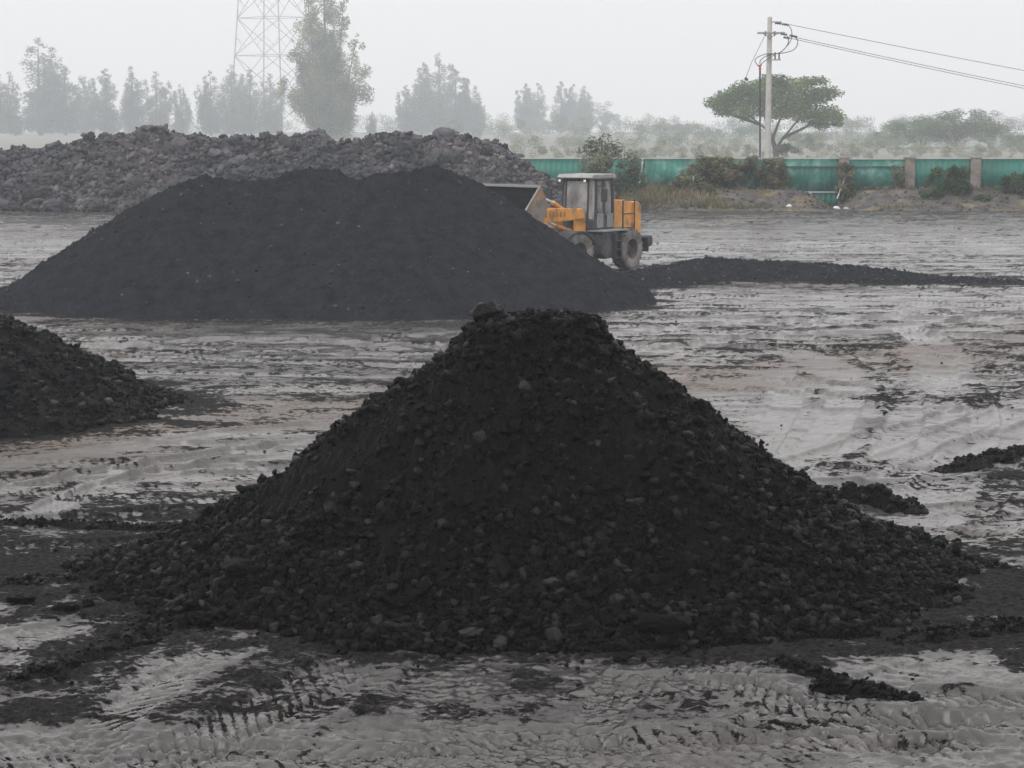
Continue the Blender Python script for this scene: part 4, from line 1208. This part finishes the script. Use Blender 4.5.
M['poplar'] = leaf_mat('poplar_leaves', (0.16, 0.185, 0.105), 0.45, (0.27, 0.26, 0.13), 0.45)
M['poplar_dark'] = leaf_mat('grey_poplar_leaves', (0.135, 0.165, 0.115), 0.45, (0.2, 0.21, 0.12), 0.3)
M['big_poplar'] = leaf_mat('yellowing_poplar_leaves', (0.175, 0.205, 0.085), 0.45, (0.33, 0.31, 0.13), 0.6)
M['broad'] = leaf_mat('feathery_leaves', (0.115, 0.175, 0.06), 0.6, (0.22, 0.26, 0.085), 0.5)
M['far_green'] = leaf_mat('far_leaves', (0.15, 0.205, 0.115), 0.45, (0.24, 0.27, 0.13), 0.4)
M['haze_tinted_scrub'] = leaf_mat('haze_tinted_leaves', (0.24, 0.27, 0.20), 0.4, (0.34, 0.33, 0.24), 0.4)  # leaf colour lightened to put the haze over the scrub into it
M['bush'] = leaf_mat('bush_leaves', (0.085, 0.15, 0.075), 0.6, (0.18, 0.23, 0.09), 0.4)
M['vine'] = leaf_mat('dry_vine_leaves', (0.19, 0.21, 0.13), 0.6, (0.31, 0.26, 0.17), 0.5)
M['bare_bush'] = leaf_mat('dull_bush_leaves', (0.15, 0.185, 0.14), 0.5, (0.25, 0.25, 0.17), 0.4)
M['dry_grass'] = leaf_mat('dry_grass', (0.17, 0.165, 0.10), 0.5, (0.28, 0.23, 0.15), 0.6)
M['bark'] = mat('bark', (0.10, 0.085, 0.07), 0.9, noise=(3, 0.6, 1.3))
M['pale_bark'] = mat('pale_bark', (0.20, 0.19, 0.17), 0.9, noise=(3, 0.6, 1.3))

def spread(rng, centres, radii, n, squash=1.0, shell=0.55):
    """points in clumps: mostly near the skin of each clump"""
    w = np.asarray(radii) ** 2; k = rng.choice(len(centres), n, p=w / w.sum())
    d = rng.normal(size=(n, 3)); d /= np.linalg.norm(d, axis=1)[:, None]
    r = rng.uniform(shell, 1.05, n) ** 0.8
    p = d * (r * np.asarray(radii)[k])[:, None]
    p[:, 2] *= squash
    return np.asarray(centres)[k] + p, k

def poplar_proto(h, w, leaders, n_leaf, leaf, seed, m, name_mat='bark'):
    """mesh data of a poplar: upright leaders carrying clumps; returns (trunk mesh, crown mesh)"""
    rng = np.random.default_rng(seed)
    tb = MB()
    tb.tube([(0, 0, 0), (0.1, 0, h * 0.3), (0, 0.1, h * 0.7), (0, 0, h * 0.95)], [h * 0.012, h * 0.009, h * 0.005, 0.03], 7)
    C = []; Rr = []
    for dx, dy, top, ww in leaders:
        base = h * rng.uniform(0.03, 0.1)
        tb.tube([(0, 0, base), (dx * 0.6, dy * 0.6, base + (top - base) * 0.35), (dx, dy, top * 0.97)], [h * 0.006, h * 0.004, 0.03], 5)
        nc = int(34 * top / h)
        for i in range(nc):
            t = (i + rng.uniform(0, 1)) / nc
            prof = min(1.0, 0.75 + 1.1 * t) * (1 - t) ** 0.5
            rad = ww * prof
            ang = rng.uniform(0, 2 * math.pi)
            lean = min(1, t * 1.6)
            rr = rad * rng.uniform(0.35, 1.0)
            C.append((dx * lean + math.cos(ang) * rr, dy * lean + math.sin(ang) * rr, base + (top - base) * t))
            Rr.append(max(0.5, rad * rng.uniform(0.4, 0.8)))
    C = np.array(C); Rr = np.array(Rr)
    p, k = spread(rng, C, Rr, n_leaf, 1.5, 0.3)
    ct = rng.uniform(0, 1, len(C))
    keep = p[:, 2] > 0.6
    tone = 0.55 * ct[k] + 0.45 * rng.uniform(0, 1, n_leaf)
    cm = leaf_mesh('crown', p[keep], leaf, rng, 0.2, tone[keep])
    cm.materials.append(m)
    me = bpy.data.meshes.new('trunk'); me.from_pydata(tb.v, [], tb.f); me.materials.append(M[name_mat])
    return me, cm

def broad_proto(h, w, n_clump, n_leaf, leaf, seed, m, low=0.25, squash=0.6, bark='bark'):
    rng = np.random.default_rng(seed)
    tb = MB()
    fork = h * low
    tb.tube([(0, 0, -0.2), (0.05 * h, 0, fork * 0.6), (0, 0.02 * h, fork)], [h * 0.035, h * 0.026, h * 0.022], 8)
    C = []; Rr = []
    for i in range(n_clump):
        a = rng.uniform(0, 2 * math.pi); rr = w / 2 * math.sqrt(rng.uniform(0.0, 1.0)) * 0.85
        top = h * (1 - 0.42 * (rr / (w / 2)) ** 2)
        zz = rng.uniform(fork + (top - fork) * 0.25, top - 0.05 * h)
        C.append((rr * math.cos(a), rr * math.sin(a), zz)); Rr.append(w * rng.uniform(0.08, 0.16))
    for c in C[:10]:
        tb.tube([(0, 0.02 * h, fork * 0.95), (c[0] * 0.45, c[1] * 0.45, fork + (c[2] - fork) * 0.55), c], [h * 0.014, h * 0.008, 0.02], 6)
    C = np.array(C); Rr = np.array(Rr)
    p, k = spread(rng, C, Rr, n_leaf, squash, 0.35)
    ct = rng.uniform(0, 1, len(C))
    tone = 0.6 * ct[k] + 0.4 * rng.uniform(0, 1, n_leaf)
    cm = leaf_mesh('crown', p, leaf, rng, 0.5, tone); cm.materials.append(m)
    me = bpy.data.meshes.new('trunk'); me.from_pydata(tb.v, [], tb.f); me.materials.append(M[bark])
    return me, cm

def place_tree(name, protos, loc, rz, sc, label, cat='tree', group=None):
    root = empty(name, loc, rz)
    tag(root, label, cat, group)
    for nm, me in zip(('trunk', 'crown'), protos):
        o = bpy.data.objects.new(nm, me); COL.objects.link(o); o.parent = root
        o.scale = sc
    return root

PH = 24.0
POP = []
def leaders(rng, n, w, h):
    L = [(0, 0, h, w * 0.30)]
    for i in range(n - 1):
        a = rng.uniform(0, 6.28)
        L.append((math.cos(a) * w * rng.uniform(0.2, 0.36), math.sin(a) * w * rng.uniform(0.15, 0.3), h * rng.uniform(0.68, 0.93), w * rng.uniform(0.18, 0.26)))
    return L
pr = np.random.default_rng(21)
for i in range(6):
    POP.append(poplar_proto(PH, 7, leaders(pr, (4, 6, 5, 3, 5, 4)[i], 9.5, PH), 14000, 0.34, 30 + i, M['poplar' if i % 2 == 0 else 'poplar_dark']))
# (px of the trunk, py of the top, distance, prototype, width factor, label)
POPLARS = [
    (-6, 70, 903, 0, 1.89, 'pale poplar cut by the left edge, yellowish and tall'),
    (14, 92, 842, 3, 1.31, 'short slim poplar just left of the tallest poplar of the left row'),
    (38, 42, 903, 1, 1.89, 'tallest grey green poplar of the left row, with a broad ragged crown'),
    (64, 68, 917, 2, 1.69, 'poplar leaning on the right shoulder of the tallest poplar of the left row'),
    (84, 79, 962, 0, 1.31, 'small faint poplar in the left row, second right of the tallest'),
    (105, 72, 903, 3, 1.69, 'pointed poplar standing left of the slimmest one in the left row'),
    (132, 69, 903, 5, 1.42, 'slim spindle shaped poplar in the middle of the left row'),
    (156, 74, 903, 2, 1.51, 'poplar with a dark upper crown, right of the spindle shaped one'),
    (180, 87, 947, 4, 1.42, 'low pale poplar at the right end of the left row, beside the sky gap'),
    (210, 74, 887, 1, 1.42, 'dark poplar right of the sky gap, left of the lattice pylon'),
    (231, 68, 917, 4, 1.51, 'pale poplar in front of the left leg of the lattice pylon'),
    (250, 72, 903, 0, 1.51, 'pale yellowish poplar in front of the middle of the lattice pylon'),
    (270, 76, 932, 2, 1.51, 'pale poplar between the lattice pylon and the huge yellowing poplar'),
    (372, 114, 842, 2, 1.51, 'small faint poplar at the right foot of the huge yellowing poplar'),
    (406, 88, 962, 3, 1.51, 'low left poplar of the isolated dark clump in the middle'),
    (421, 70, 978, 5, 1.51, 'second poplar from the left in the isolated dark clump'),
    (439, 57, 962, 4, 1.60, 'tallest pointed poplar of the isolated dark clump'),
    (455, 72, 978, 3, 1.60, 'poplar right of the tallest one in the isolated dark clump'),
    (467, 82, 962, 5, 1.51, 'second poplar from the right in the isolated dark clump'),
    (479, 100, 978, 1, 1.31, 'lowest poplar at the right end of the isolated dark clump'),
    (526, 86, 1083, 3, 1.51, 'left one of two faint poplars joined together above the loader bucket'),
    (538, 85, 1098, 5, 1.69, 'right one of two faint poplars joined together above the loader bucket'),
    (561, 84, 1083, 3, 1.51, 'thin see through poplar, left of the three behind the loader cab'),
    (573, 86, 1098, 5, 1.51, 'thin see through poplar, middle of the three behind the loader cab'),
    (585, 88, 1083, 5, 1.51, 'thin see through poplar, right of the three behind the loader cab'),
]
for i, (px, py_, D, k, wf, label) in enumerate(POPLARS):
    t = P(px, py_, D)
    wf *= 1.18
    s_ = (t.z + 1.0) / PH
    place_tree('poplar_tree', POP[k], (t.x, D, 0), i * 1.37, (s_ * wf, s_ * wf, s_), label, group='poplars behind the yard')
# the huge poplar nearer the yard
hp = 52.0
bigp = poplar_proto(hp, 17, [(0, 0, hp, 5.4), (-4.2, 0.5, 50.0, 4.6), (4.6, -0.8, 48.0, 3.8), (-7.4, -0.4, 30.0, 3.8), (7.6, 0.8, 31.5, 3.8), (1.2, 3, 39, 4.6), (-2, -3, 35, 5.0), (7.4, -2, 21, 4.4), (-8.4, 2, 19, 4.6), (2, -4, 24, 5), (-3, 4, 25, 5)], 75000, 0.45, 60, M['big_poplar'])
t = P(331, 120, 600)
place_tree('poplar_tree', bigp, (t.x - 1.5, 600, 0), 0.3, (1.3, 1.3, 1), 'huge yellowing poplar that reaches the top edge, right of the lattice pylon', group='poplars behind the yard')

# umbrella shaped tree behind the utility pole
def umbrella_tree():
    rng = np.random.default_rng(91)
    D = 290.0
    b = P(777, 160, D); k = D / FPX
    root = empty('umbrella_tree', (b.x, D, 0))
    tag(root, 'wide umbrella shaped green tree behind the utility pole', 'tree')
    def q(px, py_, dy=0.0): 
        p = P(px, py_, D); return (p.x - b.x, dy * 1.9, p.z)
    tb = MB()
    tb.tube([(0.1, 0, -0.3), q(776, 156), q(775, 150)], [0.5, 0.42, 0.38], 9)
    limbs = [[q(775, 151), q(783, 138), q(797, 122, .3), q(808, 110, .6)], [q(775, 151), q(770, 132, .2), q(757, 121, .5), q(745, 112, 1)],
             [q(772, 140), q(778, 120, -1), q(786, 104, -1.6)], [q(760, 124, .5), q(735, 116, .2), q(722, 110, 0)], [q(783, 138), q(806, 126, -1), q(822, 118, -1.5)],
             [q(775, 145), q(768, 120, 1.6), q(764, 100, 2.4)], [q(797, 122), q(812, 100, 1), q(818, 92, 1.6)], [q(775, 150), q(784, 148, -.6), q(790, 146, -1)]]
    for L in limbs: tb.tube(L, list(np.linspace(0.27, 0.05, len(L))), 6)
    tb.build('trunk', M['bark'], root)
    cl = []  # flat plates of foliage: px, py, depth offset, radius px
    for px, py_, r_ in [(716, 104, 13), (730, 97, 15), (745, 90, 16), (738, 108, 14), (724, 112, 10), (756, 100, 17), (762, 87, 16), (775, 82, 15), (790, 86, 17), (806, 84, 12), (815, 82, 9), (822, 96, 14),
                        (832, 92, 8), (808, 98, 17), (790, 102, 18), (775, 98, 18), (836, 118, 9), (826, 112, 14), (815, 118, 14), (801, 112, 15), (784, 114, 13), (768, 112, 13), (748, 116, 10), (838, 124, 7), (822, 126, 9), (786, 147, 9), (795, 150, 6), (781, 152, 6)]:
        for dy in (-1, 0.2, 1.2):
            sc_ = rng.uniform(0.7, 1.0)
            edge = max(0.25, 1 - (abs(px - 774) / 72.0) ** 2)
            c = q(px + rng.uniform(-3, 3), py_ + rng.uniform(-2, 2), dy * edge * 3.3 + rng.uniform(-0.4, 0.4)) if py_ < 140 else q(px + rng.uniform(-2, 2), py_, dy * 0.4)
            cl.append((*c, r_ * k * sc_ * 1.15))
    cl = np.array(cl)
    n = 19000
    p, kk = spread(rng, cl[:, :3], cl[:, 3], n, 0.55, 0.2)
    ct = rng.uniform(0, 1, len(cl))
    link('crown', leaf_mesh('crown', p, 0.46, rng, 0.9, 0.6 * ct[kk] + 0.4 * rng.uniform(0, 1, n), 0.5), M['broad'], root)
umbrella_tree()

# hazy round trees beyond the fence
BR = [broad_proto(10, 12, 34, 9000, 0.3, 110, M['far_green'], 0.03, 0.8), broad_proto(10, 9, 30, 8000, 0.3, 111, M['far_green'], 0.03, 0.9), broad_proto(10, 14, 40, 10000, 0.32, 112, M['far_green'], 0.02, 0.75), broad_proto(10, 10, 30, 4200, 0.26, 113, M['poplar'], 0.1, 0.8, 'pale_bark')]
ROUND = [
    (506, 124, 1209, 2, 'low hazy tree left of the two joined poplars'), (489, 128, 1287, 0, 'very faint low tree right of the isolated poplar clump'),
    (604, 102, 1014, 3, 'thinly leaved see through tree behind the loader cab'), (640, 124, 838, 1, 'pale round tree right of the thinly leaved tree behind the fence'),
    (662, 119, 858, 3, 'loose grey tree behind the left part of the green fence'), (686, 122, 819, 2, 'wide pale tree left of the umbrella shaped tree'),
    (712, 128, 780, 0, 'low greenish tree under the left edge of the umbrella shaped tree'), (742, 126, 799, 1, 'pale tree seen below the umbrella crown, left of the utility pole'),
    (806, 132, 430, 2, 'pale green tree under the right edge of the umbrella shaped tree'), (830, 138, 741, 0, 'low faint tree right of the umbrella shaped tree'),
    (858, 136, 741, 1, 'small faint tree at the left of the right hand tree group'), (884, 131, 430, 0, 'low round green tree of the right hand tree group'),
    (922, 116, 430, 2, 'blue grey tree left of the tallest in the right hand tree group'), (958, 106, 430, 0, 'tallest yellow green tree of the right hand tree group'),
    (990, 112, 430, 3, 'thinly leaved tree right of the tallest in the right hand tree group'), (1020, 134, 430, 2, 'low tree at the right edge beyond the fence'),
    (905, 136, 819, 2, 'faint wide low tree behind the right hand tree group'), (770, 134, 897, 2, 'faint wide low tree far behind the utility pole'),
]
for i, (px, py_, D, k, label) in enumerate(ROUND):
    t = P(px, py_, D)
    s_ = (t.z + 0.3) / 10.0
    wf = 1.7 if t.z < 9 else 1.4
    place_tree('round_tree', BR[k], (t.x, D, 0), i * 2.1, (s_ * wf, s_ * wf, s_), label, group='trees beyond the fence')

def thicket():
    rng = np.random.default_rng(418)
    for D, top, x0, x1, label in ((1010, 12.0, -300, 300, 'faint far wood closing the horizon behind the poplars'), (640, 8.5, -20, 190, 'low hazy thicket on the open land beyond the green fence'), (400, 4.3, 0, 130, 'low scrub on the open land just beyond the green fence'), (300, 2.5, 0, 95, 'haze tinted scrub standing right behind the green fence')):
        nC = int((x1 - x0) / (D / 640))
        cx = rng.uniform(x0, x1, nC); cy = D + rng.uniform(-12, 12, nC) * (1 if D > 500 else 3)
        hh = top * (0.75 + 0.45 * fbm(cx * 0.03, cx * 0 + D, 3, 320))
        cz = hh * rng.uniform(0.1, 0.85, nC)
        rr = rng.uniform(0.14, 0.3, nC) * top * 1.2
        n = nC * 170
        p, kk = spread(rng, np.stack([cx, cy, cz], -1), rr, n, 0.9, 0.3)
        p[:, 2] = np.maximum(p[:, 2], 0.1)
        ct = rng.uniform(0, 1, nC)
        o = link('far_thicket', leaf_mesh('far_thicket', p, 0.42 * D / 800, rng, 0.3, 0.6 * ct[kk] + 0.4 * rng.uniform(0, 1, n)), M['far_green' if D > 500 else 'haze_tinted_scrub'])
        tag(o, label, 'thicket', kind='stuff')
thicket()

# ------------------------------------------------------------------ bushes, vines, dry grass along the fence
def bush(name, px, py_, wpx, hpx, D, m, n, leaf, label, cat, seed, depth=0.7, base_dark=True, stems=9, squash=1.0):
    rng = np.random.default_rng(seed)
    k = D / FPX
    c = P(px, py_, D)
    root = empty(name, (c.x, D, c.z - hpx * k * 0.5))
    tag(root, label, cat)
    w, h = wpx * k, hpx * k
    cs = []; rr = []
    nk = 60 if name == 'vine' else 26
    for i in range(nk):
        a = rng.uniform(-1, 1); b = rng.uniform(0, 1)
        cs.append((a * w * 0.42 * math.sqrt(1 - 0.6 * b * b), rng.uniform(-1, 1) * w * 0.35 * depth, h * (0.12 + 0.72 * b)))
        rr.append(min(w, h) * rng.uniform(0.07, 0.17) if name == 'vine' else min(w, h) * rng.uniform(0.1, 0.22))
    tb = MB()
    for i in range(stems):
        e = cs[i]
        tb.tube([(e[0] * 0.15, e[1] * 0.15, -0.25), (e[0] * 0.6, e[1] * 0.6, e[2] * 0.6), e], [0.04, 0.03, 0.012], 5)
    tb.build('stem', M['bark'], root)
    p, kk = spread(rng, np.array(cs), np.array(rr), n, squash, 0.3)
    ct = rng.uniform(0, 1, len(cs))
    link('foliage', leaf_mesh('foliage', p, leaf, rng, 0.6, 0.6 * ct[kk] + 0.4 * rng.uniform(0, 1, n), 0.5), m, root)
bush('leafy_bush', 946, 183, 58, 38, 121.5, M['bush'], 3600, 0.2, 'bright leafy bush growing between the two bare concrete pillars', 'bush', 401)
bush('leafy_bush', 1014, 184, 44, 22, 121.5, M['bush'], 2200, 0.19, 'leafy bush cut by the right edge in front of the green fence', 'bush', 402)
bush('leafy_bush', 985, 199, 30, 12, 120.5, M['bush'], 900, 0.17, 'low dark bush on the bank right of the bright leafy bush', 'bush', 403)
bush('tall_bush', 612, 172, 74, 50, 116, M['bare_bush'], 4200, 0.2, 'broad grey green bush behind the loader cab in front of the fence', 'bush', 404)
bush('thin_bush', 604, 146, 46, 34, 119, M['bare_bush'], 700, 0.2, 'thin twiggy bush rising above the fence behind the loader cab', 'bush', 405, stems=18)
bush('vine', 706, 174, 58, 48, 123.4, M['vine'], 5200, 0.18, 'big tangle of vines over the fence left of the utility pole', 'vine', 406, 0.3)
bush('vine', 744, 168, 76, 30, 123.4, M['vine'], 4600, 0.18, 'dry vines hanging over the fence top left of the utility pole', 'vine', 407, 0.25)
bush('vine', 774, 176, 32, 46, 123.3, M['vine'], 2600, 0.17, 'brown vines covering a pillar at the foot of the utility pole', 'vine', 408, 0.5)
bush('vine', 845, 180, 22, 50, 123.2, M['vine'], 2400, 0.16, 'narrow column of vines on the pillar beside the leaning stick', 'vine', 409, 0.8)
bush('vine', 878, 192, 50, 14, 123.0, M['vine'], 1500, 0.16, 'low strip of vines along the bottom of the faded panel', 'vine', 410, 0.3)
bush('vine', 898, 178, 18, 40, 123.2, M['vine'], 700, 0.16, 'thin vines climbing beside the left bare concrete pillar', 'vine', 411, 0.8)
bush('vine', 1003, 200, 36, 12, 121.5, M['vine'], 900, 0.17, 'low brown plants on the bank under the right fence panel', 'plant', 412, 0.5)
bush('vine', 690, 186, 60, 22, 122.0, M['vine'], 2600, 0.17, 'dense weeds on the bank below the big tangle of vines', 'plant', 414, 0.5)
bush('vine', 800, 198, 40, 16, 122.6, M['vine'], 900, 0.16, 'sparse brown weeds on the bank left of the dip in the fence', 'plant', 413, 0.5)
def stones():
    rng = np.random.default_rng(416)
    x_ = rng.uniform(6, 40, 5000); y_ = rng.uniform(118.2, 123.6, 5000)
    kp = rng.uniform(0, 1, 5000) < 0.25 + 0.75 * sstep(-0.1, 0.3, fbm(x_ * 0.5, y_ * 0.6, 3, 312))
    x_, y_ = x_[kp], y_[kp]
    s_ = 0.03 * (0.2 / 0.03) ** (rng.uniform(0, 1, len(x_)) ** 2.2)
    o = link('bank_stones', scatter_mesh('bank_stones', np.stack([x_, y_, bank_h(x_, y_) + s_ * 0.2], -1), s_, rng), M['bank'])
    tag(o, 'grey stones and clods lying over the earth bank', 'stones', kind='stuff')
stones()
def grass():
    rng = np.random.default_rng(415)
    n = 30000
    x_ = rng.uniform(5, 40, n); y_ = rng.uniform(118.8, 124, n)
    d = fbm(x_ * 0.35, y_ * 0.5, 3, 310) + 0.7 * sstep(17, 7, x_) - 0.25 + 0.3 * sstep(30, 34, x_)
    kp = d > rng.uniform(-0.1, 0.5, n)
    x_, y_ = x_[kp], y_[kp]; n = len(x_)
    z_ = bank_h(x_, y_)
    h_ = rng.uniform(0.08, 0.34, n) * (1 + 0.6 * sstep(14, 8, x_)); a = rng.uniform(0, 6.28, n); ln = rng.uniform(0.02, 0.3, n)
    wv = np.stack([np.cos(a), np.sin(a), 0 * a], -1) * 0.035
    p0 = np.stack([x_, y_, z_ - 0.03], -1)
    tip = p0 + np.stack([np.sin(a) * ln, -np.cos(a) * ln, h_], -1)
    v = np.stack([p0 - wv, p0 + wv, tip + wv * 0.4, tip - wv * 0.4], 1).reshape(-1, 3)
    tone = np.clip(0.5 + 0.6 * fbm(x_ * 0.5, y_ * 0.7, 2, 311) + rng.uniform(-0.2, 0.2, n), 0, 1)
    o = link('dry_grass', np_mesh('dry_grass', v, (np.arange(n) * 4)[:, None] + np.arange(4)[None], {'tone': np.repeat(tone, 4)}), M['dry_grass'])
    tag(o, 'dry yellow grass and weeds on the earth bank before the fence', 'grass', kind='stuff')
grass()

# ------------------------------------------------------------------ utility pole
def make_pole():
    D = 129.0
    b = P(767.5, 160, D)
    top = P(769.5, 17, D)
    root = empty('utility_pole', (b.x, D, 0))
    tag(root, 'tall pale concrete utility pole with crossarms behind the green fence', 'utility pole')
    k = D / FPX
    H = top.z
    def q(px, py_, dy=0.0):
        p = P(px, py_, D); return Vector((p.x - b.x, dy, p.z))
    MB().tube([(0, 0, 0), (0, 0, H)], [0.24, 0.145], 14).build('shaft', M['pole'], root)
    ca = MB().box(-0.1, 0.75, -0.07, 0.0, q(770, 22).z - 0.04, q(770, 22).z + 0.04)
    ca.box(-0.75, 0.95, -0.33, -0.25, q(770, 33).z - 0.05, q(770, 33).z + 0.05)
    ca.box(-0.75, 0.95, 0.25, 0.33, q(770, 33).z - 0.05, q(770, 33).z + 0.05)
    ca.tube([(-0.55, -0.29, q(0, 33).z), (0, -0.25, q(0, 38).z)], 0.03, 5)
    ca.tube([(0.55, -0.29, q(0, 33).z), (0, -0.25, q(0, 38).z)], 0.03, 5)
    ca.box(-0.15, 0.7, -0.35, -0.25, q(770, 60).z - 0.04, q(770, 60).z + 0.04)
    ca.box(-0.55, 0.1, -0.05, 0.05, q(770, 74.5).z - 0.03, q(770, 74.5).z + 0.03)
    ca.build('crossarm', M['steel'], root)
    def ins(p, d, n=4, r_=0.09, L=0.42):
        m_ = MB(); p = Vector(p); d = Vector(d).normalized()
        pts = []; rad = []
        for i in range(n * 2 + 1):
            pts.append(p + d * L * i / (n * 2)); rad.append(r_ if i % 2 else r_ * 0.45)
        m_.tube(pts, rad, 8).build('insulator', M['porcelain'], root)
    ins(q(775, 23) , (1, 0, -0.1)); ins(q(782, 24), (1, 0, -0.15))
    ins(q(780, 34, -0.3), (1, 0, -0.15)); ins(q(784, 37, 0.3), (1, 0, -0.15)); ins(q(789, 35.5, -0.3), (1, 0, -0.2), L=0.5)
    for xx in (765, 774): ins(q(xx, 36, -0.29), (0, 0, 1), 3, 0.07, 0.3)
    for xx in (774.5, 778.5):
        m_ = MB().tube([q(xx, 60, -0.3), q(xx, 53, -0.3)], 0.055, 7)
        m_.tube([q(xx - 1, 53, -0.3), q(xx + 1, 53, -0.3)], 0.03, 5)
        m_.build('fuse_switch', M['porcelain'], root)
    rp = MB().tube([q(760, 160, 0), q(760, 68, 0)], 0.06, 8).build('riser_pipe', M['dark_metal'], root)
    tp = MB()
    tp.tube([q(760, 70), q(760, 64.5)], [0.09, 0.05], 7)
    tp.tube([q(760, 67), q(757.5, 65)], 0.05, 6); tp.tube([q(760, 67), q(761.5, 64)], 0.05, 6)
    tp.build('cable_head', M['red_tip'], rp)
    # jumper loops
    for pts in ([(786, 24), (790, 28), (791.5, 35), (789, 43), (781, 52)], [(787, 36), (788, 42), (785, 48), (779, 53)], [(793, 36), (797, 40), (796.5, 46), (792, 50.5), (783, 53), (772, 54)],
                [(776, 54), (766, 54), (757, 57.5), (754.5, 61), (757, 65)], [(774, 54), (766, 56), (760.5, 60), (759.5, 64)], [(774, 55), (768, 58.5), (762, 63), (761, 64)]):
        cs = [q(px, py_, -0.2) for px, py_ in pts]
        sm = []
        for i in range(len(cs) - 1):
            a0, a1, a2, a3 = cs[max(i - 1, 0)], cs[i], cs[i + 1], cs[min(i + 2, len(cs) - 1)]
            for t in (0, 0.25, 0.5, 0.75):
                sm.append(0.5 * ((2 * a1) + (a2 - a0) * t + (2 * a0 - 5 * a1 + 4 * a2 - a3) * t * t + (3 * a1 - a0 - 3 * a2 + a3) * t ** 3))
        sm.append(cs[-1])
        MB().tube(sm, 0.028, 5).build('jumper_wire', M['cable'], root)
    MB().tube([q(765, 36, 0.1), q(752, 62, 0.1), q(746, 78, 0.1)], 0.018, 5).build('hanging_wire', M['cable'], root)
    MB().tube([q(745, 78, 0.1), q(748, 80, 0.1)], 0.09, 6).build('hook', M['dark_metal'], root)
make_pole()
for (a, e, sag, off, label) in [((784, 23.5), (1330, 121), 0.8, 0.0, 'upper power cable running from the utility pole to the right'),
                           ((789, 36), (1330, 139), 1.0, -0.3, 'front one of the two lower power cables running from the utility pole'),
                           ((787, 37.5), (1330, 141), 1.1, 0.3, 'rear one of the two lower power cables running from the utility pole')]:
    p0, p1 = P(*a, 129.0 + off), P(*e, 250.0 + off)
    pts = []
    for i in range(41):
        t = i / 40
        p = p0.lerp(p1, t); p.z -= sag * 4 * t * (1 - t) * 0.5
        pts.append(p)
    o = MB().tube(pts, [0.018 + 0.018 * i / 40 for i in range(41)], 5).build('power_cable', M['cable'])
    tag(o, label, 'power cable', 'power cables on the utility pole')

# ------------------------------------------------------------------ lattice pylon
def make_pylon():
    D = 980.0; k = D / FPX
    c = P(273, 120, D)
    root = empty('lattice_pylon', (c.x, D, 0))
    tag(root, 'tall steel lattice pylon fading in the haze left of the huge poplar', 'pylon')
    cor = [(-39.5 * k, 5.5), (-5.0 * k, -13), (39.5 * k, -5.5), (5.0 * k, 13)]
    def at(i, zz):
        f = 1 - 0.30 * zz / 76.0
        return Vector((cor[i % 4][0] * f * 1.14, cor[i % 4][1] * f * 1.14, zz))
    lv = [0, 19, 38, 56, 75]
    for i in range(4):
        MB().tube([at(i, 0), at(i, 75)], [0.36, 0.3], 5).build('leg', M['steel'], root)
    for j in range(len(lv) - 1):
        br = MB()
        z0, z1 = lv[j], lv[j + 1]
        for i in range(4):
            a, b, a1, b1 = at(i, z0), at(i + 1, z0), at(i, z1), at(i + 1, z1)
            br.tube([a, b1], 0.18, 4); br.tube([b, a1], 0.18, 4)
            br.tube([a1, b1], 0.16, 4)
            br.tube([a.lerp(a1, 0.5), a.lerp(b1, 0.25)], 0.1, 4); br.tube([b.lerp(b1, 0.5), b.lerp(a1, 0.25)], 0.1, 4)
        br.build('bracing', M['steel'], root)
make_pylon()

# ------------------------------------------------------------------ small things by the fence
o = MB().tube([P(837, 199, 122.6), P(846, 175, 123.3)], 0.045, 7).build('stick', M['pole']); tag(o, 'pale stick leaning on the vine covered pillar', 'stick')
o = MB().tube([P(639, 186, 121.5), P(643, 158, 122)], [0.06, 0.045], 7).build('stake', M['pole']); tag(o, 'pale leaning stake before the green fence right of the loader cab', 'stake')
o = MB().tube([P(693, 189, 122), P(693.5, 176, 122)], 0.04, 7).build('stake', M['pole']); tag(o, 'short pale stake among the vines left of the utility pole', 'stake')
for px, py_, r_, label in [(837, 210.5, 0.2, 'white plastic bag lying at the foot of the bank below the leaning stick'), (789, 207.5, 0.16, 'white litter on the bank left of the dip in the fence'), (846, 202, 0.15, 'pale stone on the bank below the vine covered pillar')]:
    g_ = P(px, py_, 119.2)
    o = rock_obj('litter_bag' if 'stone' not in label else 'stone', M['white_bag' if 'stone' not in label else 'pole'], (g_.x, g_.y, max(0.08, float(bank_h(np.array([g_.x]), np.array([g_.y]))[0])) + r_ * 0.3), r_, hr, sc=(1.3, 0.8, 0.7), smooth=True)
    tag(o, label, 'litter' if 'stone' not in label else 'stone')
# ------------------------------------------------------------------ haze
def build_haze():
    mb = MB().box(-906, 906, -21, 1306, -1.6, 78)
    m = bpy.data.materials.new('haze_air')
    m.use_nodes = True
    n, l = m.node_tree.nodes, m.node_tree.links
    n.remove(n['Principled BSDF'])
    v = n.new('ShaderNodeVolumePrincipled')
    v.inputs['Color'].default_value = (0.86, 0.93, 1.0, 1)
    v.inputs['Density'].default_value = HAZE
    v.inputs['Anisotropy'].default_value = 0.2
    l.new(v.outputs[0], n['Material Output'].inputs['Volume'])
    o = mb.build('haze', m)
    tag(o, kind='stuff')
build_haze()
